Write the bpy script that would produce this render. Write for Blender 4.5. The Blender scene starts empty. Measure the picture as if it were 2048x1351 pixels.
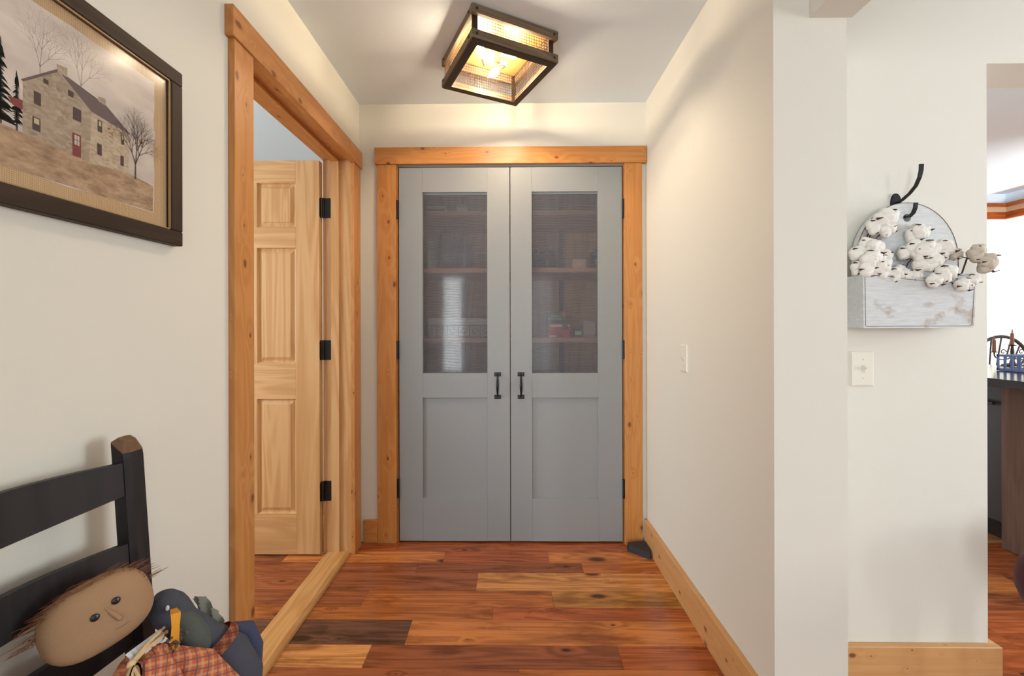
import bpy, bmesh, math, random
from mathutils import Vector, Matrix
random.seed(7)
S = bpy.context.scene
COL = S.collection
PI = math.pi

# ------------------------------------------------------------------ camera, world, light, exposure
cd = bpy.data.cameras.new('camera')
cam = bpy.data.objects.new('camera', cd); COL.objects.link(cam)
cd.sensor_width = 36.0
cd.lens = 850.0 / 2048.0 * 36.0
cd.shift_x = 13.2 / 2048.0
cd.shift_y = -25.5 / 2048.0
cd.clip_start = 0.05
cam.matrix_world = (Matrix.Translation((0, 0, 1.18)) @ Matrix.Rotation(0.012, 4, 'Z')
                    @ Matrix.Rotation(PI / 2, 4, 'X') @ Matrix.Rotation(-0.0024, 4, 'Z'))
S.camera = cam

w = bpy.data.worlds.new('world'); S.world = w
w.use_nodes = True
w.node_tree.nodes['Background'].inputs[0].default_value = (0.85, 0.92, 1.0, 1)
w.node_tree.nodes['Background'].inputs[1].default_value = 0.6

S.view_settings.view_transform = 'Standard'
S.view_settings.look = 'None'
S.view_settings.gamma = 1.0
S.view_settings.use_curve_mapping = False
S.view_settings.exposure = 0.58


def area(name, loc, target, sx, sy, watts, col):
    l = bpy.data.lights.new(name, 'AREA'); l.shape = 'RECTANGLE'
    l.size = sx; l.size_y = sy; l.energy = watts; l.color = col
    o = bpy.data.objects.new(name, l); COL.objects.link(o)
    o.location = loc
    o.rotation_euler = (Vector(target) - Vector(loc)).to_track_quat('-Z', 'Y').to_euler()
    return o


DAY = (0.88, 0.96, 1.0)
area('window_light_rear_a', (-1.32, -3.35, 1.20), (-1.32, 0, 1.20), 0.80, 1.75, 56, DAY)
area('window_light_rear_b', (0.56, -3.35, 1.20), (0.56, 0, 1.20), 0.42, 1.75, 6, DAY)
area('window_light_rear_c', (2.6, -3.35, 1.70), (2.6, 0, 1.6), 0.38, 1.1, 16, DAY)
area('fill_light_side', (4.25, 0.40, 1.45), (0, 0.40, 1.4), 1.3, 1.4, 50, DAY)  # unseen fill lamp, added to brighten the left wall without hitting the corner
area('window_light_bedroom', (-2.92, 1.25, 1.35), (0, 1.6, 1.2), 1.5, 1.5, 40, DAY)
area('window_light_kitchen', (5.6, 8.8, 1.35), (5.6, 0, 1.2), 2.6, 1.6, 230, DAY)
area('window_light_kitchen_side', (4.6, 1.75, 1.5), (7.1, 5.4, 1.2), 1.8, 1.4, 85, DAY)

# ------------------------------------------------------------------ materials
MATS = {}


def newmat(name):
    m = bpy.data.materials.new(name); m.use_nodes = True
    MATS[name] = m
    nt = m.node_tree
    b = nt.nodes['Principled BSDF']
    return m, nt, b


class NT:
    def __init__(s, nt): s.nt = nt

    def n(s, typ, **kw):
        nd = s.nt.nodes.new(typ)
        for k, v in kw.items():
            if k.startswith('i_'):
                key = k[2:].replace('_', ' ')
                nd.inputs[int(key) if key.isdigit() else key].default_value = v
            else:
                setattr(nd, k, v)
        return nd

    def l(s, a, b): s.nt.links.new(a, b)

    def math(s, op, a, b=None, c=None):
        nd = s.n('ShaderNodeMath', operation=op)
        for i, v in enumerate((a, b, c)):
            if v is None: continue
            if isinstance(v, (int, float)): nd.inputs[i].default_value = v
            else: s.l(v, nd.inputs[i])
        return nd.outputs[0]

    def ramp(s, fac, stops, interp='LINEAR'):
        r = s.n('ShaderNodeValToRGB'); r.color_ramp.interpolation = interp
        e = r.color_ramp.elements
        while len(e) < len(stops): e.new(0.5)
        for el, (p, c) in zip(e, stops):
            el.position = p; el.color = (*c, 1) if len(c) == 3 else c
        s.l(fac, r.inputs[0]); return r.outputs[0]

    def mix(s, fac, a, b, blend='MIX'):
        m = s.n('ShaderNodeMix', data_type='RGBA', blend_type=blend)
        for sock, v in ((m.inputs[0], fac), (m.inputs[6], a), (m.inputs[7], b)):
            if isinstance(v, (int, float)): sock.default_value = v
            elif isinstance(v, tuple): sock.default_value = (*v, 1) if len(v) == 3 else v
            else: s.l(v, sock)
        return m.outputs[2]

    def coords(s, scale, rnd=True):
        tc = s.n('ShaderNodeTexCoord')
        v = tc.outputs['Object']
        if rnd:
            oi = s.n('ShaderNodeObjectInfo')
            k = s.math('MULTIPLY', oi.outputs['Random'], 37.0)
            cmb = s.n('ShaderNodeCombineXYZ')
            for i in range(3): s.l(k, cmb.inputs[i])
            ad = s.n('ShaderNodeVectorMath', operation='ADD')
            s.l(v, ad.inputs[0]); s.l(cmb.outputs[0], ad.inputs[1]); v = ad.outputs[0]
        mp = s.n('ShaderNodeMapping'); mp.inputs['Scale'].default_value = scale
        s.l(v, mp.inputs['Vector']); return mp.outputs[0]

    def noise(s, vec, scale=1.0, detail=3.0, rough=0.55, dist=0.0):
        nd = s.n('ShaderNodeTexNoise'); s.l(vec, nd.inputs['Vector'])
        nd.inputs['Scale'].default_value = scale; nd.inputs['Detail'].default_value = detail
        nd.inputs['Roughness'].default_value = rough; nd.inputs['Distortion'].default_value = dist
        return nd.outputs['Fac']

    def bump(s, h, strength, dist, b):
        bp = s.n('ShaderNodeBump'); bp.inputs['Strength'].default_value = strength
        bp.inputs['Distance'].default_value = dist
        s.l(h, bp.inputs['Height']); s.l(bp.outputs[0], b.inputs['Normal'])


def plain(name, col, rough=0.5, metal=0.0, spec=0.5, var=0.0, vscale=8.0, bump=0.0, bscale=200.0):
    m, nt, b = newmat(name); N = NT(nt)
    b.inputs['Roughness'].default_value = rough
    b.inputs['Metallic'].default_value = metal
    b.inputs['Specular IOR Level'].default_value = spec
    b.inputs['Base Color'].default_value = (*col, 1)
    if var:
        f = N.noise(N.coords((1, 1, 1)), vscale, 4)
        c = N.mix(f, tuple(x * (1 - var) for x in col), tuple(min(1, x * (1 + var)) for x in col))
        N.l(c, b.inputs['Base Color'])
    if bump:
        N.bump(N.noise(N.coords((1, 1, 1), False), bscale, 3), bump, 0.002, b)
    return m


def wood(name, light, dark, axis='z', knot=None, rough=0.42, fine=90.0, fig=9.0, figamt=0.5, tint=False,
         spec=0.4, knot_s=(5.5, 9.5), bump=0.15, dirt=None):
    m, nt, b = newmat(name); N = NT(nt)
    ai = 'xyz'.index(axis)

    def sc(al, ac): return tuple(al if i == ai else ac for i in range(3))
    base = N.coords(sc(0.07, 1.0))
    v = N.noise(base, fig, 3, 0.5, 0.6)
    fineg = N.noise(N.coords(sc(0.02, 1.0)), fine, 4, 0.6)
    kd = None
    if knot:
        tc = N.coords((1, 1, 1)); sp = N.n('ShaderNodeSeparateXYZ'); N.l(tc, sp.inputs[0])
        al = sp.outputs[ai]; ac = [sp.outputs[k] for k in range(3) if k != ai]
        cb = N.n('ShaderNodeCombineXYZ')
        N.l(N.math('MULTIPLY', al, knot_s[0]), cb.inputs[0]); N.l(N.math('MULTIPLY', N.math('ADD', ac[0], ac[1]), knot_s[1]), cb.inputs[1])
        vor = N.n('ShaderNodeTexVoronoi', voronoi_dimensions='2D'); vor.inputs['Scale'].default_value = 1.0
        N.l(cb.outputs[0], vor.inputs['Vector'])
        rs = N.n('ShaderNodeSeparateXYZ'); N.l(vor.outputs['Color'], rs.inputs[0])
        wob = N.math('MULTIPLY', N.noise(N.coords((1, 1, 1)), 160, 2), 0.03)
        kd = N.math('DIVIDE', N.math('ADD', vor.outputs['Distance'], wob), N.math('ADD', 0.22, N.math('POWER', rs.outputs[0], 2.0)))
        v = N.math('ADD', v, N.math('MULTIPLY', N.math('SUBTRACT', 1.0, N.math('SMOOTH_MIN', N.math('MULTIPLY', kd, 2.0), 1.0, 0.2)), 0.16))
    rings = N.math('ADD', N.math('MULTIPLY', N.math('SINE', N.math('MULTIPLY', v, 52.0)), 0.5), 0.5)
    g = N.math('ADD', N.math('MULTIPLY', rings, figamt), N.math('MULTIPLY', fineg, 1.0 - figamt))
    c = N.ramp(g, [(0.12, dark), (0.75, light)])
    broad = N.noise(N.coords(sc(0.5, 3.0)), 1.6, 2)
    c = N.mix(N.math('MULTIPLY', broad, 0.45), c, N.mix(0.55, c, dark))
    if dirt:
        dm = N.ramp(N.noise(N.coords(sc(1.0, 5.0)), 3.0, 5, 0.65), [(0.52, (0, 0, 0)), (0.68, (1, 1, 1))])
        c = N.mix(N.math('MULTIPLY', dm, dirt[1]), c, dirt[0])
    if knot:
        km = N.ramp(kd, [(0.0, (1, 1, 1)), (knot[1] * 0.55, (1, 1, 1)), (knot[1], (0, 0, 0))])
        c = N.mix(km, c, knot[0])
        hal = N.ramp(kd, [(0.0, (1, 1, 1)), (knot[1] * 2.0, (0, 0, 0))])
        c = N.mix(N.math('MULTIPLY', hal, 0.35), c, tuple(0.6 * d + 0.4 * k for d, k in zip(dark, knot[0])))
    if tint:
        oi = N.n('ShaderNodeObjectInfo')
        c = N.mix(1.0, c, oi.outputs['Color'], 'MULTIPLY')
    N.l(c, b.inputs['Base Color'])
    b.inputs['Roughness'].default_value = rough
    b.inputs['Specular IOR Level'].default_value = spec
    if bump: N.bump(g, bump, 0.001, b)
    return m


WALL = plain('wall_paint', (0.74, 0.71, 0.635), 0.75, spec=0.25, var=0.015, vscale=1.5, bump=0.05, bscale=350)
CEIL = plain('ceiling_paint', (0.79, 0.855, 0.915), 0.85, spec=0.2, var=0.015, vscale=2)
WHITE = plain('white_trim_paint', (0.80, 0.80, 0.78), 0.6)
PL, PD, PK = (0.60, 0.275, 0.085), (0.49, 0.19, 0.048), (0.16, 0.045, 0.015)
PINE = {a: wood('pine_' + a, PL, PD, a, (PK, 0.105), 0.34, figamt=0.4) for a in 'xyz'}
FL, FD = (0.68, 0.41, 0.19), (0.54, 0.28, 0.105)
FIR = {a: wood('clear_pine_' + a, FL, FD, a, None, 0.38, figamt=0.5, fig=7) for a in 'xz'}
FIRY = wood('clear_pine_y', (0.62, 0.34, 0.13), (0.50, 0.235, 0.075), 'y', None, 0.35, figamt=0.55, fig=10)
BASEP = {a: wood('baseboard_pine_' + a, (0.65, 0.36, 0.155), (0.56, 0.275, 0.10), a, (PK, 0.11), 0.45, figamt=0.25, knot_s=(8.0, 12.0)) for a in 'xy'}
PLANK = wood('reclaimed_plank', (1.0, 1.0, 1.0), (0.34, 0.27, 0.23), 'x', ((0.10, 0.06, 0.05), 0.13), 0.22, fine=230, fig=11,
             figamt=0.30, tint=True, spec=0.5, knot_s=(2.2, 5.0), dirt=((0.24, 0.16, 0.13), 0.7), bump=0.25)
SUBFL = wood('subfloor', (0.36, 0.13, 0.04), (0.16, 0.055, 0.02), 'x', None, 0.3)
GREY = plain('grey_door_paint', (0.275, 0.288, 0.295), 0.42, var=0.02, vscale=3, bump=0.04, bscale=120)
BLACKM = plain('black_iron', (0.018, 0.018, 0.022), 0.38, metal=0.6, spec=0.5)
BLACKW = wood('black_painted_wood', (0.020, 0.015, 0.016), (0.011, 0.009, 0.010), 'z', None, 0.5, bump=0.05)
WORN = plain('worn_brown_wood', (0.14, 0.07, 0.03), 0.55, var=0.3, vscale=60)
SHELF = wood('pantry_shelf_wood', (0.58, 0.33, 0.21), (0.46, 0.24, 0.15), 'x', None, 0.5)
PANTRY = wood('pantry_panel_wood', (0.72, 0.42, 0.18), (0.55, 0.29, 0.11), 'z', None, 0.6, fig=5)
DARKW = plain('dark_post', (0.03, 0.03, 0.03), 0.6)
PLATE = plain('switch_plastic', (0.80, 0.755, 0.66), 0.35)
SCREWM = plain('screw_cream', (0.68, 0.64, 0.56), 0.3)
FRAME = wood('dark_frame_wood', (0.052, 0.031, 0.019), (0.030, 0.018, 0.012), 'y', None, 0.55, spec=0.2)
FRAMEZ = wood('dark_frame_wood_z', (0.052, 0.031, 0.019), (0.030, 0.018, 0.012), 'z', None, 0.55, spec=0.2)
GOLDLIP = plain('gilt_lip', (0.35, 0.22, 0.10), 0.4)
GREYW = {a: wood('weathered_wood_' + a, (0.22, 0.16, 0.10), (0.085, 0.055, 0.033), a, None, 0.7, fine=160, fig=14, figamt=0.3, bump=0.5) for a in 'xy'}
BRONZE = plain('dark_bronze', (0.05, 0.032, 0.02), 0.45, metal=0.5)
BRASS = plain('canopy_plate', (0.50, 0.24, 0.08), 0.4, metal=0.5)
CANDLE = plain('candle_sleeve', (0.8, 0.62, 0.4), 0.5)
BARN = wood('barn_wood', (0.19, 0.115, 0.09), (0.11, 0.06, 0.047), 'z', None, 0.7, fine=130, figamt=0.3, bump=0.4)
REDW = wood('red_stained_wood', (0.46, 0.11, 0.025), (0.26, 0.05, 0.012), 'y', None, 0.3)
REDWX = wood('red_stained_wood_x', (0.46, 0.11, 0.025), (0.26, 0.05, 0.012), 'x', None, 0.3)
TANP = plain('tan_band', (0.55, 0.36, 0.22), 0.5)
STONE = plain('black_countertop', (0.012, 0.012, 0.013), 0.16, var=0.3, vscale=90)
STEEL = plain('dark_steel', (0.085, 0.09, 0.105), 0.4, metal=0.5)
BLUEM = plain('blue_painted_wire', (0.16, 0.22, 0.42), 0.4, metal=0.2)
RUST = plain('rust_candle_wax', (0.30, 0.12, 0.07), 0.6)
LEATHER = plain('burgundy_leather', (0.060, 0.006, 0.009), 0.6, spec=0.15, bump=0.1, bscale=300)
COTTON = plain('cotton_fluff', (0.86, 0.82, 0.76), 0.95, spec=0.1, var=0.05, vscale=60, bump=0.5, bscale=260)
COTTONG = plain('aged_cotton_fluff', (0.62, 0.55, 0.46), 0.95, spec=0.1, var=0.07, vscale=60, bump=0.5, bscale=260)
HUSK = plain('dry_husk', (0.065, 0.032, 0.018), 0.8)
TWIG = plain('dry_twig', (0.05, 0.032, 0.022), 0.85)
MUSLIN = plain('tea_stained_muslin', (0.36, 0.215, 0.12), 0.95, spec=0.1, var=0.10, vscale=14, bump=0.3, bscale=420)
INK = plain('black_button', (0.008, 0.008, 0.010), 0.3)
STITCH = plain('dark_stitch', (0.12, 0.08, 0.06), 0.9)
RAFFIA = plain('rust_raffia', (0.17, 0.065, 0.028), 0.9, var=0.5, vscale=120)
TWINE = plain('cream_twine', (0.66, 0.47, 0.25), 0.9, var=0.15, vscale=200)
CROWM = plain('crow_fabric', (0.055, 0.058, 0.078), 0.9, var=0.2, vscale=30, bump=0.3, bscale=500)
CROWG = plain('crow_grey_fabric', (0.075, 0.085, 0.075), 0.9, var=0.15, vscale=30, bump=0.3, bscale=500)
NAVY = plain('navy_fabric', (0.045, 0.05, 0.10), 0.9, bump=0.3, bscale=500)
ORANGE = plain('orange_felt', (0.72, 0.30, 0.022), 0.9, var=0.06, vscale=80)
GAUZE = plain('sage_gauze', (0.42, 0.42, 0.36), 0.95, var=0.1, vscale=60)
LACE = plain('white_lace', (0.62, 0.64, 0.68), 0.95)
NESTM = plain('dried_flowers', (0.12, 0.075, 0.06), 0.95, var=0.5, vscale=200)
GLASSJ = None
RUBBER = plain('black_rubber', (0.022, 0.023, 0.032), 0.55)
REDBOX = plain('red_carton', (0.52, 0.035, 0.04), 0.4)
GREENC = plain('dark_green_label', (0.05, 0.11, 0.07), 0.5)
PAPER = plain('white_print', (0.75, 0.72, 0.68), 0.5)
CARD = plain('kraft_card', (0.60, 0.46, 0.36), 0.7)
PALEG = plain('pale_green_carton', (0.52, 0.62, 0.48), 0.5)
GREENP = plain('green_carton', (0.20, 0.42, 0.16), 0.5)
ORANGEL = plain('orange_label', (0.75, 0.28, 0.05), 0.5)
WICKER = plain('grey_wire', (0.05, 0.05, 0.06), 0.5, metal=0.4)
LINER = plain('cloth_liner', (0.46, 0.44, 0.44), 0.9)


def make_distressed():
    m, nt, b = newmat('distressed_white'); N = NT(nt)
    st = N.noise(N.coords((0.12, 1.0, 1.0), False), 160, 3, 0.6)
    c = N.mix(st, (0.47, 0.475, 0.475), (0.77, 0.785, 0.795))
    wear = N.noise(N.coords((0.7, 1.0, 1.0), False), 11, 5, 0.62)
    wm = N.ramp(wear, [(0.555, (0, 0, 0)), (0.68, (1, 1, 1))])
    wm2 = N.math('MULTIPLY', wm, N.math('ADD', 0.35, st))
    c = N.mix(wm2, c, (0.30, 0.17, 0.09))
    N.l(c, b.inputs['Base Color']); b.inputs['Roughness'].default_value = 0.75
    N.bump(st, 0.3, 0.001, b); return m


def make_plaid():
    m, nt, b = newmat('rust_plaid'); N = NT(nt)
    tc = N.n('ShaderNodeTexCoord'); mp = N.n('ShaderNodeMapping')
    mp.inputs['Rotation'].default_value = (0.5, 0.15, 0.55); mp.inputs['Scale'].default_value = (62, 62, 62)
    N.l(tc.outputs['Object'], mp.inputs['Vector'])
    sp = N.n('ShaderNodeSeparateXYZ'); N.l(mp.outputs[0], sp.inputs[0])

    def band(o, off, wd):
        f = N.math('FRACT', N.math('ADD', o, off)); return N.math('LESS_THAN', f, wd)
    c = (0.47, 0.115, 0.045)
    x, z = sp.outputs['Y'], sp.outputs['Z']
    c = N.mix(N.math('MULTIPLY', band(x, 0.0, 0.25), 0.35), c, (0.62, 0.40, 0.25))
    c = N.mix(N.math('MULTIPLY', band(z, 0.0, 0.25), 0.35), c, (0.62, 0.40, 0.25))
    c = N.mix(N.math('MULTIPLY', band(x, 0.4, 0.13), 0.8), c, (0.12, 0.09, 0.12))
    c = N.mix(N.math('MULTIPLY', band(z, 0.4, 0.13), 0.8), c, (0.12, 0.09, 0.12))
    N.l(c, b.inputs['Base Color']); b.inputs['Roughness'].default_value = 0.95
    b.inputs['Specular IOR Level'].default_value = 0.1
    return m


def make_glass(name, amt, rough, tint=(1, 1, 1)):
    m = bpy.data.materials.new(name); m.use_nodes = True; nt = m.node_tree; N = NT(nt)
    nt.nodes.remove(nt.nodes['Principled BSDF']); out = nt.nodes['Material Output']
    tr = N.n('ShaderNodeBsdfTransparent'); tr.inputs[0].default_value = (*tint, 1)
    gl = N.n('ShaderNodeBsdfGlossy'); gl.inputs['Roughness'].default_value = rough
    lw = N.n('ShaderNodeLayerWeight'); lw.inputs['Blend'].default_value = 0.5
    fr = N.math('ADD', 0.04, N.math('MULTIPLY', N.math('POWER', lw.outputs['Facing'], 5.0), 0.9))
    mx = N.n('ShaderNodeMixShader')
    N.l(N.math('MINIMUM', N.math('MULTIPLY', fr, amt), 1.0), mx.inputs[0])
    N.l(tr.outputs[0], mx.inputs[1]); N.l(gl.outputs[0], mx.inputs[2]); N.l(mx.outputs[0], out.inputs[0])
    return m


def make_screen():
    m = bpy.data.materials.new('woven_door_screen'); m.use_nodes = True; nt = m.node_tree; N = NT(nt)
    nt.nodes.remove(nt.nodes['Principled BSDF']); out = nt.nodes['Material Output']
    tr = N.n('ShaderNodeBsdfTransparent')
    df = N.n('ShaderNodeBsdfDiffuse'); df.inputs[0].default_value = (0.20, 0.20, 0.23, 1)
    tc = N.n('ShaderNodeTexCoord'); sp = N.n('ShaderNodeSeparateXYZ'); N.l(tc.outputs['Object'], sp.inputs[0])
    warp = N.noise(N.coords((1, 1, 1), False), 9, 2)
    h = N.math('SINE', N.math('ADD', N.math('MULTIPLY', sp.outputs['Z'], 430), N.math('MULTIPLY', warp, 12)))
    v = N.math('SINE', N.math('ADD', N.math('MULTIPLY', sp.outputs['X'], 640), N.math('MULTIPLY', warp, 9)))
    f = N.math('ADD', 0.28, N.math('ADD', N.math('MULTIPLY', h, 0.035), N.math('MULTIPLY', v, 0.01)))
    mx = N.n('ShaderNodeMixShader'); N.l(f, mx.inputs[0])
    N.l(tr.outputs[0], mx.inputs[1]); N.l(df.outputs[0], mx.inputs[2]); N.l(mx.outputs[0], out.inputs[0])
    return m


def emis(name, col, st):
    m, nt, b = newmat(name)
    b.inputs['Base Color'].default_value = (*col, 1)
    b.inputs['Emission Color'].default_value = (*col, 1)
    b.inputs['Emission Strength'].default_value = st
    return m


def make_sky_print():
    m, nt, b = newmat('print_sky'); N = NT(nt)
    f = N.noise(N.coords((1, 0.5, 1.3), False), 9, 4, 0.55)
    c = N.ramp(f, [(0.32, (0.44, 0.36, 0.32)), (0.68, (0.72, 0.63, 0.55))])
    N.l(c, b.inputs['Base Color']); b.inputs['Roughness'].default_value = 0.8; return m


def make_field_print():
    m, nt, b = newmat('print_field'); N = NT(nt)
    f = N.noise(N.coords((1, 1, 2.5), False), 26, 6, 0.7)
    c = N.ramp(f, [(0.3, (0.20, 0.115, 0.065)), (0.62, (0.47, 0.31, 0.19))])
    N.l(c, b.inputs['Base Color']); b.inputs['Roughness'].default_value = 0.8; return m


def make_stone_print(name, a, d):
    m, nt, b = newmat(name); N = NT(nt)
    vor = N.n('ShaderNodeTexVoronoi'); vor.inputs['Scale'].default_value = 1
    N.l(N.coords((1, 130, 240), False), vor.inputs['Vector'])
    c = N.mix(vor.outputs['Color'], a, d)
    f = N.noise(N.coords((1, 1, 1), False), 22, 3)
    c = N.mix(N.math('MULTIPLY', f, 0.8), c, a)
    N.l(c, b.inputs['Base Color']); b.inputs['Roughness'].default_value = 0.8; return m


def make_burlap():
    m, nt, b = newmat('burlap_mat'); N = NT(nt)
    tc = N.n('ShaderNodeTexCoord'); sp = N.n('ShaderNodeSeparateXYZ'); N.l(tc.outputs['Object'], sp.inputs[0])
    a = N.math('SINE', N.math('MULTIPLY', sp.outputs['Y'], 1900)); z = N.math('SINE', N.math('MULTIPLY', sp.outputs['Z'], 1900))
    f = N.math('ADD', 0.5, N.math('MULTIPLY', N.math('ADD', a, z), 0.25))
    c = N.mix(f, (0.33, 0.20, 0.10), (0.62, 0.43, 0.24))
    N.l(c, b.inputs['Base Color']); b.inputs['Roughness'].default_value = 0.9; return m


DIST = make_distressed(); PLAID = make_plaid()
PANE = make_glass('thin_glass', 0.28, 0.16); JAR = make_glass('jar_glass', 1.6, 0.03, (0.90, 0.95, 0.92))
DPANE = make_glass('door_glass', 1.0, 0.07)
SCREEN = make_screen()
BULB = emis('lit_bulb', (1.0, 0.82, 0.57), 330)

# ------------------------------------------------------------------ geometry helpers


def B(): return bmesh.new()


def box(bm, x0, x1, y0, y1, z0, z1, bev=0.0, seg=1):
    r = bmesh.ops.create_cube(bm, size=1.0)
    vs = r['verts']
    for v in vs:
        v.co = Vector((x0 + (v.co.x + 0.5) * (x1 - x0), y0 + (v.co.y + 0.5) * (y1 - y0), z0 + (v.co.z + 0.5) * (z1 - z0)))
    if bev:
        es = set(e for v in vs for e in v.link_edges)
        bmesh.ops.bevel(bm, geom=list(es), offset=bev, segments=seg, affect='EDGES', profile=0.5)
    return vs


def frames(pts):
    pts = [Vector(p) for p in pts]; out = []; up = None
    for i, p in enumerate(pts):
        t = (pts[min(i + 1, len(pts) - 1)] - pts[max(i - 1, 0)]).normalized()
        if up is None:
            a = Vector((0, 0, 1)) if abs(t.z) < 0.9 else Vector((1, 0, 0))
            up = (a - t * a.dot(t)).normalized()
        else:
            up = (up - t * up.dot(t)).normalized()
        out.append((p, t, up, t.cross(up)))
    return out


def tube(bm, pts, r, n=8, flat=None):
    fr = frames(pts); rings = []
    for i, (p, t, u, s) in enumerate(fr):
        rr = r[i] if isinstance(r, (list, tuple)) else r
        k = flat or 1.0
        rings.append([bm.verts.new(p + u * (math.cos(2 * PI * j / n) * rr) + s * (math.sin(2 * PI * j / n) * rr * k)) for j in range(n)])
    for a, b_ in zip(rings, rings[1:]):
        for j in range(n): bm.faces.new((a[j], a[(j + 1) % n], b_[(j + 1) % n], b_[j]))
    bm.faces.new(list(reversed(rings[0]))); bm.faces.new(rings[-1])


def ribbon(bm, pts, wvec, wd, th):
    """bar of rectangular section swept along pts; wvec is the width direction"""
    wv = Vector(wvec).normalized(); rings = []
    fr = frames(pts)
    for i, (p, t, u, s) in enumerate(fr):
        nn = t.cross(wv).normalized()
        a = wd[i] if isinstance(wd, (list, tuple)) else wd
        rings.append([bm.verts.new(p + wv * a / 2 * x + nn * th / 2 * y) for x, y in ((-1, -1), (1, -1), (1, 1), (-1, 1))])
    for a, b_ in zip(rings, rings[1:]):
        for j in range(4): bm.faces.new((a[j], a[(j + 1) % 4], b_[(j + 1) % 4], b_[j]))
    bm.faces.new(list(reversed(rings[0]))); bm.faces.new(rings[-1])


def ball(bm, c, r, mat3=None, seg=16, rings=10, warp=None):
    if isinstance(r, (int, float)): r = (r, r, r)
    res = bmesh.ops.create_uvsphere(bm, u_segments=seg, v_segments=rings, radius=1.0)
    for v in res['verts']:
        q = v.co.copy()
        if warp: q = warp(q)
        q = Vector((q.x * r[0], q.y * r[1], q.z * r[2]))
        if mat3: q = mat3 @ q
        v.co = q + Vector(c)


def prism(bm, poly, f0, f1):
    """poly: list of 2d points; f0/f1 map a 2d point to 3d (the two caps)"""
    a = [bm.verts.new(f0(p)) for p in poly]; b_ = [bm.verts.new(f1(p)) for p in poly]
    n = len(poly)
    bm.faces.new(a); bm.faces.new(list(reversed(b_)))
    for i in range(n): bm.faces.new((a[i], b_[i], b_[(i + 1) % n], a[(i + 1) % n]))


def lathe(bm, c, prof, n=24):
    rings = []
    for r, z in prof:
        rings.append([bm.verts.new((c[0] + r * math.cos(2 * PI * j / n), c[1] + r * math.sin(2 * PI * j / n), c[2] + z)) for j in range(n)])
    for a, b_ in zip(rings, rings[1:]):
        for j in range(n): bm.faces.new((a[j], a[(j + 1) % n], b_[(j + 1) % n], b_[j]))
    bm.faces.new(list(reversed(rings[0]))); bm.faces.new(rings[-1])


def wmat(o):
    m = o.matrix_basis.copy()
    while o.parent:
        o = o.parent; m = o.matrix_basis @ m
    return m


def obj(name, bm, mat, parent=None, smooth=False, origin=None):
    bmesh.ops.recalc_face_normals(bm, faces=bm.faces[:])
    me = bpy.data.meshes.new(name)
    o = bpy.data.objects.new(name, me); COL.objects.link(o)
    if parent:
        o.parent = parent
        bmesh.ops.transform(bm, matrix=wmat(parent).inverted(), verts=bm.verts[:])
    if origin:
        bmesh.ops.translate(bm, vec=-Vector(origin), verts=bm.verts[:]); o.location = origin
    bm.to_mesh(me); bm.free()
    for m in (mat if isinstance(mat, (list, tuple)) else [mat]): me.materials.append(m)
    if smooth:
        for p in me.polygons: p.use_smooth = True
        try: me.set_sharp_from_angle(angle=math.radians(smooth if smooth is not True else 40))
        except Exception: pass
    return o


def tag(o, label, cat, group=None, kind=None):
    o['label'] = label; o['category'] = cat
    if group: o['group'] = group
    if kind: o['kind'] = kind
    return o


def thing(name, loc, label, cat, group=None, kind=None):
    o = bpy.data.objects.new(name, None); COL.objects.link(o)
    o.location = loc; o.empty_display_size = 0.05
    return tag(o, label, cat, group, kind)


def bx(name, mat, parent, *d, bev=0.0, seg=1):
    bm = B(); box(bm, *d, bev=bev, seg=seg); return obj(name, bm, mat, parent, smooth=35 if bev and seg > 1 else False)


# ------------------------------------------------------------------ structure: shell
CH = 2.386          # ceiling height
LW, RW, BW = -0.823, 0.735, 2.312

bm = B()
box(bm, LW - 0.13, LW, -0.4, 1.318, 0, CH)
box(bm, LW - 0.13, LW, 2.198, 2.9, 0, CH)
box(bm, LW - 0.13, LW, 1.318, 2.198, 2.05, CH)
tag(obj('wall_left', bm, WALL), 'cream hallway wall with the picture and the pine doorway', 'wall', kind='structure')
bm = B()
box(bm, LW, -0.625, BW, 2.43, 0, CH); box(bm, 0.625, RW, BW, 2.43, 0, CH); box(bm, -0.625, 0.625, BW, 2.43, 2.055, CH)
tag(obj('wall_back', bm, WALL), 'cream end wall around the grey pantry doors', 'wall', kind='structure')
bm = B(); box(bm, RW, 0.938, 1.195, 9.0, 0, CH)
tag(obj('wall_right', bm, WALL), 'cream hallway wall beside the long pine baseboard, ending in a thick corner', 'wall', kind='structure')
bm = B()
box(bm, 0.938, 1.549, 1.40, 1.546, 0, CH); box(bm, 1.549, 3.6, 1.40, 1.546, 2.026, CH); box(bm, 3.6, 7.3, 1.40, 1.546, 0, CH)
tag(obj('wall_kitchen', bm, WALL), 'cream wall carrying the planter, with the kitchen opening beside it', 'wall', kind='structure')
bm = B(); box(bm, 0.834, 0.953, -3.4, 1.195, 2.034, CH)
tag(obj('wall_header', bm, WALL), 'cream dropped header beam meeting the thick wall corner near the ceiling', 'beam', kind='structure')
bm = B()
box(bm, -2.6, 4.5, -3.6, -3.45, 0, CH)
tag(obj('wall_rear', bm, WALL), 'cream wall of the front room with the daylight windows', 'wall', kind='structure')
bm = B(); box(bm, 4.38, 4.5, -3.45, 1.40, 0, CH)
tag(obj('wall_front_room', bm, WALL), 'cream side wall of the front room by the added side light', 'wall', kind='structure')
bm = B(); box(bm, -3.1, -2.98, -0.6, 3.2, 0, CH); box(bm, -3.1, LW - 0.13, 3.1, 3.22, 0, CH); box(bm, -3.1, -2.6, -0.6, -0.48, 0, CH)
tag(obj('wall_bedroom', bm, WALL), 'cream walls of the room behind the open pine door', 'wall', kind='structure')
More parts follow.
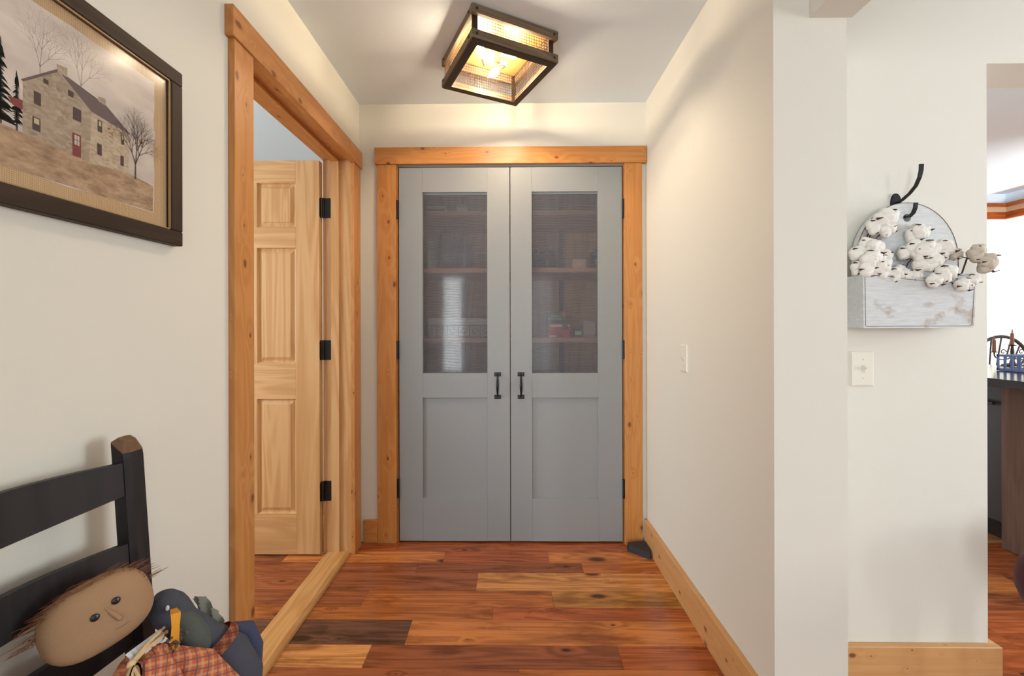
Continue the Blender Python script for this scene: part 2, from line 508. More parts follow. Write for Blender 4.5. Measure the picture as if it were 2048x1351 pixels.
bm = B(); box(bm, -2.6, -2.48, -3.45, -0.6, 0, CH); box(bm, -2.6, LW, -0.6, -0.4, 0, CH)
tag(obj('wall_front_side', bm, WALL), 'cream side wall of the front room behind the chair', 'wall', kind='structure')
bm = B(); box(bm, 7.2, 7.35, 1.40, 9.2, 0, CH); box(bm, 0.938, 7.35, 9.0, 9.15, 0, CH)
tag(obj('wall_dining', bm, WALL), 'pale dining area wall seen beyond the kitchen counter', 'wall', kind='structure')

bm = B()
TX0, TX1, TY0, TY1, TZ = 4.44, 5.72, 2.4, 4.98, 2.68
box(bm, -3.1, TX0, -3.6, 9.2, CH, CH + 0.4); box(bm, TX1, 7.4, -3.6, 9.2, CH, CH + 0.4)
box(bm, TX0, TX1, -3.6, TY0, CH, CH + 0.4); box(bm, TX0, TX1, TY1, 9.2, CH, CH + 0.4)
box(bm, TX0, TX1, TY0, TY1, TZ, CH + 0.4)
ceiling = tag(obj('ceiling', bm, CEIL), 'flat pale grey ceiling with a recessed tray over the kitchen', 'ceiling', kind='structure')
# wood bands inside the tray
tr = thing('trim_1', (TX1, TY1, CH), 'red-stained wood bands lining the kitchen ceiling tray', 'trim', kind='structure')
bx('wood_band', REDWX, tr, TX0, TX1 - 0.012, TY1 - 0.03, TY1, CH, CH + 0.075)
bx('wood_band', REDW, tr, TX1 - 0.03, TX1, TY0, TY1 - 0.03, CH, CH + 0.075)
bx('pale_band', TANP, tr, TX0, TX1 - 0.03, TY1 - 0.055, TY1 - 0.0, CH + 0.075, CH + 0.13)
bx('pale_band', TANP, tr, TX1 - 0.055, TX1, TY0, TY1 - 0.055, CH + 0.075, CH + 0.13)
bx('wood_band', REDWX, tr, TX0, TX1 - 0.055, TY1 - 0.08, TY1, CH + 0.13, CH + 0.17)
bx('wood_band', REDW, tr, TX1 - 0.08, TX1, TY0, TY1 - 0.08, CH + 0.13, CH + 0.17)
bx('white_cove', WHITE, tr, TX0, TX0 + 0.02, TY0, TY1, CH, CH + 0.05)

# ------------------------------------------------------------------ floor
bm = B(); box(bm, -3.1, 7.4, -3.6, 9.2, -0.06, -0.012)
floor = tag(obj('floor', bm, SUBFL), 'reclaimed mixed-width wood plank floor in warm browns', 'floor', kind='structure')
T = {'o': (0.72, 0.25, 0.065), 'm': (0.58, 0.18, 0.045), 'r': (0.55, 0.145, 0.042), 'd': (0.40, 0.12, 0.042), 'k': (0.17, 0.075, 0.045),
     'l': (0.84, 0.36, 0.11), 'y': (0.58, 0.25, 0.055)}
known = [(2.214, 2.111, (-0.341, 0.19), 'oro'), (2.111, 2.026, (0.347,), 'dm'), (2.026, 1.889, (-0.157,), 'dl'), (1.889, 1.778, (0.178,), 'my'),
         (1.778, 1.700, (-0.076,), 'mr'), (1.700, 1.567, (-0.396,), 'ko'), (1.567, 1.460, (-0.516, 0.387), 'ldr'), (1.460, 1.345, (0.026, 0.7), 'dmd')]
rows = []
y = 2.214
while y < 3.9:
    wd = random.choice((0.085, 0.105, 0.135)); rows.append((y + wd, y, None, 'r' if y == 2.214 else None)); y += wd
rows += known
y = 1.345
while y > 0.45:
    wd = random.choice((0.085, 0.105, 0.135)); rows.append((y, y - wd, None, None)); y -= wd
for (ya, yb, js, cs) in rows:
    if js is None:
        cuts = []; x = -2.5 + random.random() * 0.7
        while x < 3.3: cuts.append(x); x += 0.75 + random.random() * 0.75
        cols = [cs or random.choice('ommrrddlyk') for _ in range(len(cuts) + 1)]
    else:
        left = []; x = js[0] - 0.75 - random.random() * 0.3
        while x > -2.9: left.append(x); x -= 0.7 + random.random() * 0.6
        right = []; x = js[-1] + 0.9 + random.random() * 0.3
        while x < 3.3: right.append(x); x += 0.7 + random.random() * 0.6
        cuts = left[::-1] + list(js) + right
        cols = [random.choice('ommrdl') for _ in left] + list(cs) + [random.choice('omrrdk') for _ in right]
    xs = [-2.98] + cuts + [3.6]
    for i in range(len(xs) - 1):
        x0, x1 = xs[i], xs[i + 1]
        if x1 - x0 < 0.02: continue
        bm = B(); box(bm, x0 + 0.0004, x1 - 0.0004, yb + 0.0005, ya - 0.0005, -0.011, 0.0)
        o = obj('plank', bm, PLANK, floor)
        t = T[cols[i]]; k = 0.92 + random.random() * 0.16
        o.color = (t[0] * k, t[1] * k, t[2] * k, 1)

# ------------------------------------------------------------------ trim: left doorway casing, jambs, threshold
t1 = thing('trim_2', (LW, 1.7, 0), 'knotty pine casing and jamb framing the doorway by the ladder-back chair', 'door frame', kind='structure')
bx('side_casing', PINE['z'], t1, LW, LW + 0.020, 1.230, 1.323, 0, 2.02, bev=0.0015)
bx('side_casing', PINE['z'], t1, LW, LW + 0.020, 2.180, 2.271, 0, 2.02, bev=0.0015)
bx('head_casing', PINE['y'], t1, LW, LW + 0.026, 1.216, 2.284, 2.02, 2.110, bev=0.0015)
bx('side_jamb', FIR['z'], t1, LW - 0.145, LW - 0.002, 1.308, 1.329, 0.002, 2.036)
bx('side_jamb', FIR['z'], t1, LW - 0.128, LW - 0.002, 2.187, 2.198, 0.002, 2.036)
bx('jamb_edge', FIR['z'], t1, LW - 0.147, LW - 0.128, 2.190, 2.215, 0.002, 2.036)
bx('head_jamb', PINE['y'], t1, LW - 0.147, LW - 0.002, 1.308, 2.198, 2.036, 2.05)
bx('door_stop', FIR['z'], t1, LW - 0.100, LW - 0.060, 2.175, 2.187, 0.002, 2.024)
bx('door_stop', FIR['z'], t1, LW - 0.100, LW - 0.060, 1.329, 1.341, 0.002, 2.024)
bx('door_stop', PINE['y'], t1, LW - 0.100, LW - 0.060, 1.329, 2.187, 2.024, 2.036)
bm = B(); prism(bm, [(-0.96, 0.0), (-0.832, 0.0), (-0.836, 0.008), (-0.852, 0.016), (-0.94, 0.016), (-0.956, 0.008)],
                lambda p: (p[0] + 0.004, 1.329, p[1] + 0.0005), lambda p: (p[0] + 0.004, 2.187, p[1] + 0.0005))
tag(obj('trim_3', bm, FIRY), 'pale pine threshold strip lying across the open doorway', 'threshold', kind='structure')

# ------------------------------------------------------------------ trim: pantry casing
t2 = thing('trim_4', (0, BW, 0), 'knotty pine casing around the grey double pantry doors', 'door frame', kind='structure')
bx('side_casing', PINE['z'], t2, -0.722, -0.618, BW - 0.020, BW, 0, 2.051, bev=0.0015)
bx('side_casing', PINE['z'], t2, 0.614, 0.709, BW - 0.020, BW, 0, 2.051, bev=0.0015)
bx('head_casing', PINE['x'], t2, -0.732, 0.733, BW - 0.026, BW, 2.051, 2.141, bev=0.0015)
bx('side_jamb', PINE['z'], t2, -0.6245, -0.6125, BW, 2.43, 0, 2.042)
bx('side_jamb', PINE['z'], t2, 0.6105, 0.6245, BW, 2.43, 0, 2.042)
bx('head_jamb', GREY, t2, -0.6245, 0.6245, BW - 0.002, 2.43, 2.042, 2.054)

# ------------------------------------------------------------------ baseboards
o = bx('baseboard_right', BASEP['y'], None, RW - 0.020, RW, 1.195, 2.288, 0, 0.137, bev=0.002)
tag(o, 'long pale pine baseboard running along the hallway to the pantry', 'baseboard', kind='structure')
o = bx('baseboard_back', PINE['x'], None, LW + 0.022, -0.7225, BW - 0.016, BW, 0, 0.124, bev=0.002)
tag(o, 'short orange pine baseboard between doorway and pantry casing', 'baseboard', kind='structure')
bk = thing('baseboard_kitchen', (1.25, 1.40, 0), 'knotty pine baseboard below the planter wall', 'baseboard', kind='structure')
bx('baseboard_face', BASEP['x'], bk, 0.938, 1.572, 1.377, 1.40, 0, 0.146, bev=0.002)
bx('baseboard_return', BASEP['y'], bk, 1.549, 1.572, 1.4005, 1.56, 0, 0.146, bev=0.002)
o = bx('baseboard_corner', BASEP['x'], None, RW, 0.938, 1.175, 1.195, 0, 0.137, bev=0.002)
tag(o, 'pine baseboard across the thick wall corner', 'baseboard', kind='structure')

# ------------------------------------------------------------------ pantry doors
YF, YK = 2.304, 2.339


def rabbet_panel(name, parent, x0, x1, z0, z1): return bx(name, GREY, parent, x0, x1, YF + 0.011, YF + 0.026, z0, z1)


def hinge_butt(parent, x, z, side):
    bm = B(); tube(bm, [(x, 2.298, z - 0.047), (x, 2.298, z + 0.047)], 0.0062, 10)
    for k in (-0.0475, 0.0475): tube(bm, [(x, 2.298, z + k), (x, 2.298, z + k * 1.05)], 0.0075, 10)
    h = obj('hinge', bm, BLACKM, parent, smooth=True)
    return h


def pull(parent, x):
    zc, yf = 0.854, YF
    root = bpy.data.objects.new('handle', None); COL.objects.link(root); root.parent = parent
    for zz in (zc + 0.061, zc - 0.061):
        bm = B(); box(bm, x - 0.018, x + 0.018, yf - 0.004, yf, zz - 0.011, zz + 0.011, bev=0.001); 
        obj('mounting_plate', bm, BLACKM, root)
        for s in (-1, 1):
            bm = B(); ball(bm, (x + s * 0.0095, yf - 0.0045, zz + (0.002 if zz > zc else -0.002)), (0.0036, 0.002, 0.0036), seg=8, rings=6)
            obj('screw', bm, STEEL, root, True)
    pts = []; rad = []
    for i in range(13):
        a = i / 12; zz = zc - 0.056 + 0.112 * a
        d = math.sin(PI * a) ** 0.6 if 0 < a < 1 else 0
        pts.append((x, yf - 0.003 - 0.030 * d, zz)); rad.append(0.0042 + 0.0032 * math.sin(PI * a) ** 2)
    bm = B(); tube(bm, pts, rad, 12); obj('grip', bm, BLACKM, root, True)
    return root


def pantry_door(name, label, x0, x1, sx0, sx1, hinge_x, pull_x):
    d = thing(name, ((x0 + x1) / 2, YF, 0.012), label, 'door', kind='structure')
    zb, zt = 0.010, 2.036
    bx('stile', GREY, d, x0, sx0, YF, YK, zb, zt, bev=0.0012); bx('stile', GREY, d, sx1, x1, YF, YK, zb, zt, bev=0.0012)
    bx('top_rail', GREY, d, sx0, sx1, YF, YK, 1.903, zt); bx('middle_rail', GREY, d, sx0, sx1, YF, YK, 0.788, 0.920)
    bx('bottom_rail', GREY, d, sx0, sx1, YF, YK, zb, 0.243)
    rabbet_panel('panel', d, sx0, sx1, 0.243, 0.788)
    p = bx('glass_pane', DPANE, d, sx0, sx1, YF + 0.022, YF + 0.024, 0.920, 1.903); p['label'] = 'clear glass pane behind the screen'
    p = bx('screen', SCREEN, d, sx0, sx1, YF + 0.0145, YF + 0.015, 0.920, 1.903); p['label'] = 'fine grey woven screen'
    bx('bead', GREY, d, sx0, sx1, YF + 0.012, YF + 0.03, 1.892, 1.903)
    for z in (1.808, 1.047, 0.297): hinge_butt(d, hinge_x, z, 1)
    pull(d, pull_x)
    return d


pantry_door('door_1', 'grey pantry door hinged beside the short baseboard, wire basket behind its screen', -0.606, -0.0035, -0.477, -0.126, -0.611, -0.0705)
pantry_door('door_2', 'grey pantry door hinged beside the black doorstop, red carton behind its screen', 0.0005, 0.6045, 0.117, 0.474, 0.608, 0.056)

# ------------------------------------------------------------------ pantry interior
bm = B(); box(bm, -0.85, -0.80, 2.43, 3.0, 0, CH); box(bm, 0.70, 0.734, 2.43, 3.0, 0, CH); box(bm, -0.85, 0.734, 2.95, 3.0, 0, CH)
tag(obj('wall_pantry', bm, PANTRY), 'brown wood lined pantry walls behind the grey doors', 'wall', kind='structure')


def shelf(label, z):
    s = thing('pantry_shelf', (0, 2.7, z), label, 'shelf', 'pantry shelves')
    bx('shelf_board', SHELF, s, -0.80, 0.70, 2.47, 2.95, z - 0.025, z)
    for x in (-0.75, 0.66):
        bx('cleat', SHELF, s, x - 0.04, x + 0.04, 2.5, 2.95, z - 0.055, z - 0.025)
    return s


shelf('wooden pantry shelf carrying the wire basket and the red carton', 1.106)
shelf('wooden pantry shelf carrying the tall glass jars', 1.512)
shelf('topmost wooden pantry shelf, with the small pale green cartons', 1.845)
o = bx('shelf_post', DARKW, None, 0.335, 0.36, 2.90, 2.949, 0, CH); tag(o, 'dark upright post at the back of the pantry shelves', 'post')
o = bx('shelf_post', DARKW, None, -0.335, -0.31, 2.90, 2.949, 0, CH); tag(o, 'dark upright post behind the wire basket and jars', 'post')


def jar(x, y, z, r, h, label, lid=True, cat='jar'):
    j = thing('glass_jar', (x, y, z), label, cat, 'jars on the pantry shelf')
    bm = B(); lathe(bm, (x, y, z + 0.0005), [(r * 0.92, 0), (r, 0.008), (r, h * 0.86), (r * 0.86, h * 0.93), (r * 0.86, h)], 20)
    obj('body', bm, JAR, j, True)
    bm = B(); lathe(bm, (x, y, z + h), [(r * 0.9, 0.0), (r * 0.93, 0.004), (r * 0.93, 0.018), (r * 0.85, 0.022), (0.25 * r, 0.024), (0.2 * r, 0.04), (0.1 * r, 0.044)], 20)
    obj('lid', bm, STEEL if lid else JAR, j, True)
    return j


jar(-0.395, 2.58, 1.512, 0.052, 0.20, 'tall clear glass jar with glass lid on the pantry shelf above the basket', False)
jar(-0.28, 2.63, 1.512, 0.045, 0.16, 'shorter clear glass jar next to the tall lidded jar', False)
jar(0.13, 2.65, 1.512, 0.05, 0.12, 'dark-lidded jar on the shelf beside the kraft card', True)
jar(0.235, 2.70, 1.512, 0.055, 0.115, 'wide dark-lidded jar left of the dark pantry post')
jar(0.52, 2.58, 1.512, 0.04, 0.085, 'small metal-lidded jar right of the kraft card')
# card, cartons
def carton(name, label, x0, x1, y0, y1, z0, z1, mat, band=None, cat='box'):
    c = thing(name, ((x0 + x1) / 2, (y0 + y1) / 2, z0), label, cat)
    bx('body', mat, c, x0, x1, y0, y1, z0 + 0.0005, z1, bev=0.0015)
    bx('flap', mat, c, x0 + 0.002, x1 - 0.002, y0 + 0.002, (y0 + y1) / 2, z1, z1 + 0.0015)
    if band: bx('printed_band', band, c, x0 + 0.004, x1 - 0.004, y0 - 0.0008, y0 - 0.0002, z0 + (z1 - z0) * 0.3, z0 + (z1 - z0) * 0.7)
    return c


carton('kraft_card_box', 'plain kraft card box standing on the pantry shelf between jars', 0.375, 0.455, 2.56, 2.60, 1.512, 1.575, CARD)
carton('pale_carton', 'pale green carton with dark print on the topmost pantry shelf', -0.50, -0.385, 2.52, 2.60, 1.845, 1.887, PALEG, GREENC)
carton('green_carton', 'green carton beside the pale one on the topmost pantry shelf', -0.325, -0.255, 2.54, 2.60, 1.845, 1.90, GREENP, PALEG)
carton('pale_tall_carton', 'pale yellow-green carton behind the tall glass jar', -0.52, -0.452, 2.66, 2.74, 1.512, 1.735, PALEG)
carton('dark_carton', 'dark small carton beside the red carton on the shelf', 0.385, 0.43, 2.56, 2.64, 1.106, 1.16, GREENC, PALEG)
carton('grey_packet', 'greyish pink packet leaning by the red carton', 0.445, 0.52, 2.60, 2.66, 1.106, 1.205, LINER, CARD)
rc = thing('red_carton', (0.30, 2.60, 1.106), 'red and green coffee carton with a white stripe on the pantry shelf', 'box')
bx('body', REDBOX, rc, 0.226, 0.352, 2.52, 2.60, 1.1065, 1.19, bev=0.0015)
bx('printed_stripe', PAPER, rc, 0.235, 0.352, 2.5185, 2.5195, 1.170, 1.182)
bx('printed_panel', PALEG, rc, 0.228, 0.27, 2.5185, 2.5195, 1.109, 1.120)
bm = B()
prism(bm, [(0.255, 1.16), (0.29, 1.11), (0.315, 1.11), (0.30, 1.125)], lambda p: (p[0], 2.5180, p[1]), lambda p: (p[0], 2.5195, p[1])); obj('printed_stem', bm, GREENC, rc)
bm = B(); lathe(bm, (0, 0, 0), [(0.018, 0), (0.018, 0.0015)], 18)
bmesh.ops.rotate(bm, cent=(0, 0, 0), matrix=Matrix.Rotation(PI / 2, 3, 'X'), verts=bm.verts[:]); bmesh.ops.translate(bm, vec=(0.322, 2.5192, 1.168), verts=bm.verts[:])
obj('printed_disc', bm, GREENC, rc)
gb = thing('green_carton_box', (0.285, 2.66, 1.106), 'dark green coffee box with white lettering standing behind the red carton', 'box')
bx('body', GREENC, gb, 0.226, 0.335, 2.61, 2.70, 1.1065, 1.262, bev=0.0015)
bx('lid_label', ORANGEL, gb, 0.318, 0.338, 2.6075, 2.6095, 1.235, 1.262)


def text(parent, s, loc, size, mat, rot=(PI / 2, 0, 0)):
    c = bpy.data.curves.new('lettering', 'FONT'); c.body = s; c.size = size; c.align_x = 'CENTER'; c.extrude = 0.0002
    c.materials.append(mat)
    t_ = bpy.data.objects.new('lettering_curve', c); COL.objects.link(t_)
    me_ = bpy.data.meshes.new_from_object(t_.evaluated_get(bpy.context.evaluated_depsgraph_get()))
    bpy.data.objects.remove(t_)
    o = bpy.data.objects.new('lettering', me_); COL.objects.link(o)
    o.parent = parent; o.location = Vector(loc) - parent.location; o.rotation_euler = rot
    return o


text(gb, 'GREEN', (0.272, 2.6085, 1.229), 0.017, PAPER)
text(gb, 'MOUNTAIN', (0.272, 2.6085, 1.213), 0.0155, PAPER)
# wire basket with liner
wb = thing('wire_basket', (-0.28, 2.60, 1.106), 'dark wire basket with grey cloth liner on the pantry shelf', 'basket')
X0, X1, Y0, Y1, Z0, Z1 = -0.50, -0.115, 2.51, 2.76, 1.107, 1.178
bm = B()
for z in (Z0 + 0.004, Z1):
    tube(bm, [(X0, Y0, z), (X1, Y0, z), (X1, Y1, z), (X0, Y1, z), (X0, Y0, z)], 0.003, 6)
for i in range(7):
    x = X0 + (X1 - X0) * i / 6; tube(bm, [(x, Y0, Z0 + 0.004), (x, Y0, Z1)], 0.0022, 6)
obj('wire_frame', bm, WICKER, wb)
for i in range(6):
    x = X0 + (X1 - X0) * (i + 0.5) / 6
    pts = [(x + 0.022 * math.cos(a) * (1 - a / 9), Y0, (Z0 + Z1) / 2 + 0.026 * math.sin(a) * (1 - a / 9)) for a in [k * 0.6 for k in range(13)]]
    bm = B(); tube(bm, pts, 0.0016, 5); obj('wire_scroll', bm, WICKER, wb)
bm = B(); box(bm, X0 + 0.008, X1 - 0.008, Y0 + 0.008, Y1 - 0.008, Z0 + 0.003, Z1 + 0.045, bev=0.012, seg=2)
obj('cloth_liner', bm, LINER, wb, True)

# ------------------------------------------------------------------ open pine door
DX0, DX1, DY0, DY1 = -1.775, -0.978, 2.164, 2.199
dr = thing('door_3', (DX1, DY0, 0.01), 'open natural pine six-panel door swung into the next room', 'door', kind='structure')
zs = [(1.913, 2.026), (1.580, 1.684), (0.806, 0.989), (0.010, 0.218)]
bx('hinge_stile', FIR['z'], dr, -1.100, DX1, DY0, DY1, 0.010, 2.026, bev=0.001)
bx('latch_stile', FIR['z'], dr, DX0, -1.615, DY0, DY1, 0.010, 2.026, bev=0.001)
for nm, (z0, z1) in zip(('top_rail', 'frieze_rail', 'lock_rail', 'bottom_rail'), zs):
    bx(nm, FIR['x'], dr, -1.615, -1.100, DY0, DY1, z0, z1)
for (z0, z1) in ((1.684, 1.913), (0.989, 1.580), (0.218, 0.806)):
    bx('mullion', FIR['z'], dr, -1.415, -1.300, DY0, DY1, z0, z1)
    for (x0, x1) in ((-1.300, -1.100), (-1.615, -1.415)):
        bm = B()
        def rect(a, yy): return [Vector((x0 + a, yy, z0 + a)), Vector((x1 - a, yy, z0 + a)), Vector((x1 - a, yy, z1 - a)), Vector((x0 + a, yy, z1 - a))]
        loops = [rect(0, DY0 + 0.001), rect(0.006, DY0 + 0.012), rect(0.012, DY0 + 0.013), rect(0.026, DY0 + 0.007), rect(0.029, DY0 + 0.004)]
        vl = [[bm.verts.new(p) for p in lp] for lp in loops]
        for a, b_ in zip(vl, vl[1:]):
            for j in range(4): bm.faces.new((a[j], a[(j + 1) % 4], b_[(j + 1) % 4], b_[j]))
        bm.faces.new(vl[-1])
        bk_ = [bm.verts.new(Vector((p.x, DY0 + 0.026, p.z))) for p in loops[0]]
        for j in range(4): bm.faces.new((vl[0][j], bk_[j], bk_[(j + 1) % 4], vl[0][(j + 1) % 4]))
        bm.faces.new(list(reversed(bk_)))
        obj('raised_panel', bm, FIR['z'], dr)


def rounded(w, h, r, right=True):
    pts = [(0, -h / 2)]
    for k in range(5): a = -PI / 2 + k * PI / 8; pts.append((w - r + r * math.cos(a), -h / 2 + r + r * math.sin(a)))
    for k in range(5): a = k * PI / 8; pts.append((w - r + r * math.cos(a), h / 2 - r + r * math.sin(a)))
    pts.append((0, h / 2)); return pts


for z in (1.787, 1.054, 0.327):
    h = bpy.data.objects.new('hinge', None); COL.objects.link(h); h.parent = dr; h['label'] = 'black hinge with rounded corners'
    bm = B(); tube(bm, [(-0.966, 2.182, z - 0.051), (-0.966, 2.182, z + 0.051)], 0.0055, 10); obj('pin', bm, BLACKM, h, True)
    bm = B(); prism(bm, rounded(0.044, 0.102, 0.014), lambda p: (-0.962 + p[0], 2.1845, z + p[1]), lambda p: (-0.962 + p[0], 2.1868, z + p[1]))
    obj('jamb_leaf', bm, BLACKM, h)
    bm = B(); prism(bm, rounded(0.019, 0.102, 0.012), lambda p: (-0.9775, 2.183 - p[0], z + p[1]), lambda p: (-0.9752, 2.183 - p[0], z + p[1]))
    obj('door_leaf', bm, BLACKM, h)
    for k in (-0.03, 0, 0.03):
        bm = B(); ball(bm, (-0.938 + (0.008 if k == 0 else 0), 2.1842, z + k), (0.0042, 0.001, 0.0042), seg=8, rings=5); obj('screw', bm, BLACKM, h, True)

# ------------------------------------------------------------------ door stop wedge
bm = B()
poly = [(0.612, 2.252), (0.712, 2.268), (0.714, 2.172), (0.700, 2.142), (0.609, 2.222)]
cx_, cy_ = sum(p[0] for p in poly) / 5, sum(p[1] for p in poly) / 5
prism(bm, poly, lambda p: (p[0], p[1], 0.0005), lambda p: (cx_ + (p[0] - cx_) * 0.93, cy_ + (p[1] - cy_) * 0.93, 0.036))
tag(obj('door_stop_wedge', bm, RUBBER), 'black five-sided rubber doorstop on the floor at the pantry casing', 'doorstop')

# ------------------------------------------------------------------ light switches
def switch(name, label, c, n, u):
    """c: centre on the wall, n: outward normal, u: width direction"""
    c, n, u = Vector(c), Vector(n), Vector(u); zv = Vector((0, 0, 1))
    R = Matrix((u, n, zv)).transposed()
    s = thing(name, c, label, 'light switch')

    def part(nm, bm, mat, sm=False):
        bmesh.ops.transform(bm, matrix=Matrix.Translation(c) @ R.to_4x4(), verts=bm.verts[:]); return obj(nm, bm, mat, s, sm)
    bm = B()
    v = [[(-0.035, 0.0, -0.057), (0.035, 0.0, -0.057), (0.035, 0.0, 0.057), (-0.035, 0.0, 0.057)],
         [(-0.035, 0.003, -0.057), (0.035, 0.003, -0.057), (0.035, 0.003, 0.057), (-0.035, 0.003, 0.057)],
         [(-0.031, 0.006, -0.053), (0.031, 0.006, -0.053), (0.031, 0.006, 0.053), (-0.031, 0.006, 0.053)]]
    vv = [[bm.verts.new(p) for p in q] for q in v]
    for a, b_ in zip(vv, vv[1:]):
        for j in range(4): bm.faces.new((a[j], a[(j + 1) % 4], b_[(j + 1) % 4], b_[j]))
    bm.faces.new(vv[0]); bm.faces.new(vv[-1])
    part('cover_plate', bm, PLATE)
    bm = B(); box(bm, -0.0055, 0.0055, 0.0055, 0.0068, -0.0125, 0.0125); part('slot', bm, SCREWM)
    bm = B(); prism(bm, [(0.006, -0.004), (0.019, 0.005), (0.0185, 0.010), (0.006, 0.007)], lambda p: (-0.004, p[0], p[1]), lambda p: (0.004, p[0], p[1])); part('toggle', bm, PLATE)
    for z in (-0.03, 0.03):
        bm = B(); ball(bm, (0, 0.006, z), (0.003, 0.0016, 0.003), seg=10, rings=6); part('screw', bm, SCREWM, True)


switch('light_switch', 'cream toggle switch on the hallway wall above the long baseboard', (RW, 1.803, 1.039), (-1, 0, 0), (0, 1, 0))
switch('light_switch', 'cream toggle switch on the wall below the cotton planter', (1.1455, 1.40, 1.036), (0, -1, 0), (1, 0, 0))

# ------------------------------------------------------------------ ceiling fixture
FC = Vector((-0.055, 1.834, 0)); FA = math.radians(26.2); HS = 0.1815; ZB = 2.255
fx = bpy.data.objects.new('ceiling_light', None); COL.objects.link(fx)
fx.location = (FC.x, FC.y, CH); fx.rotation_euler = (0, 0, FA)
tag(fx, 'square cage ceiling light of weathered wood bars and wire mesh', 'ceiling light')
MW = Matrix.Translation((FC.x, FC.y, CH)) @ Matrix.Rotation(FA, 4, 'Z')


def fpart(nm, bm, mat, par=None, sm=False):
    bmesh.ops.transform(bm, matrix=MW, verts=bm.verts[:])
    return obj(nm, bm, mat, par or fx, sm)


D = ZB - CH
for (z0, z1) in ((-0.036, -0.003), (D, D + 0.034)):
    for s in (-1, 1):
        bm = B(); box(bm, -HS - 0.008, HS + 0.008, s * HS - 0.009, s * HS + 0.009, z0, z1, bev=0.0015)
        wbar = fpart('wood_bar', bm, GREYW['x'])
        for e in (-1, 1):
            bm = B(); ball(bm, (e * (HS - 0.012), s * (HS + 0.010), (z0 + z1) / 2), (0.0055, 0.004, 0.0055), seg=8, rings=6); fpart('bolt', bm, BRONZE, wbar, True)
        bm = B(); box(bm, s * (HS - 0.002) - 0.009, s * (HS - 0.002) + 0.009, -HS + 0.0095, HS - 0.0095, z0 + 0.001, z1 - 0.001, bev=0.0015)
        wbar = fpart('wood_bar', bm, GREYW['y'])
        for e in (-1, 1):
            bm = B(); ball(bm, (s * (HS + 0.008), e * (HS - 0.024), (z0 + z1) / 2), (0.004, 0.0055, 0.0055), seg=8, rings=6); fpart('bolt', bm, BRONZE, wbar, True)
for sx in (-1, 1):
    for sy in (-1, 1):
        bm = B(); a, c = sx * (HS - 0.014), sy * (HS - 0.013)
        box(bm, a - 0.009 - 0.004, a + 0.009, c - 0.0035, c + 0.0035, D + 0.004, -0.004)
        fpart('corner_post', bm, BRONZE)
bm = B()
for s in (-1, 1):
    box(bm, -HS - 0.004, HS + 0.004, s * (HS - 0.011) - 0.015, s * (HS - 0.011) + 0.015, D - 0.004, D - 0.0005)
    box(bm, s * (HS - 0.011) - 0.015, s * (HS - 0.011) + 0.015, -HS + 0.026, HS - 0.026, D - 0.004, D - 0.0005)
fpart('bottom_trim', bm, BRONZE)
for s in (-1, 1):
    for ax in (0, 1):
        bm = B(); off = HS - 0.020; n = 28; wr = 0.0007
        for i in range(n + 1):
            t = -off + 2 * off * i / n
            if ax == 0: box(bm, t - wr, t + wr, s * off - wr, s * off + wr, D + 0.01, -0.004)
            else: box(bm, s * off - wr, s * off + wr, t - wr, t + wr, D + 0.01, -0.004)
        for k in range(10):
            z = D + 0.012 + k * 0.0122
            if ax == 0: box(bm, -off, off, s * off - wr, s * off + wr, z - wr, z + wr)
            else: box(bm, s * off - wr, s * off + wr, -off, off, z - wr, z + wr)
        fpart('wire_mesh', bm, BRONZE)
bm = B(); box(bm, -HS + 0.01, HS - 0.01, -HS + 0.01, HS - 0.01, -0.003, -0.0005); fpart('canopy_plate', bm, BRASS)
bm = B(); lathe(bm, (0, 0, 0), [(0.012, -0.075), (0.016, -0.07), (0.014, -0.03), (0.05, -0.02), (0.055, -0.004)], 20); fpart('socket_cluster', bm, BRASS, None, True)


def world_obj(nm, bm, mat, par, sm=True): return obj(nm, bm, mat, par, sm)


for k, (bp, tp) in enumerate((((-0.109, 1.855, 2.318), (-0.126, 1.715, 2.315)), ((-0.018, 1.852, 2.318), (-0.098, 1.944, 2.315)), ((-0.040, 1.790, 2.318), (0.045, 1.782, 2.315)))):
    b0, t0 = Vector(bp), Vector(tp); dv = (t0 - b0).normalized(); L = (t0 - b0).length
    cc = Vector((-0.055, 1.834, 2.325))
    bm = B(); tube(bm, [cc, cc * 0.5 + b0 * 0.5 + Vector((0, 0, -0.012)), b0], 0.0045, 8); arm = world_obj('arm', bm, BRASS, fx)
    bm = B(); tube(bm, [b0, b0 + dv * (L * 0.42)], [0.0095, 0.0095], 12); world_obj('candle_sleeve', bm, CANDLE, arm)
    bm = B(); q = b0 + dv * (L * 0.42); LL = L * 0.62
    pr = [(0.0, 0.008), (0.12, 0.0125), (0.32, 0.0165), (0.5, 0.0155), (0.7, 0.0095), (0.88, 0.004), (1.0, 0.001)]
    tube(bm, [q + dv * (LL * a) for a, r in pr], [r for a, r in pr], 14); world_obj('bulb', bm, BULB, arm)

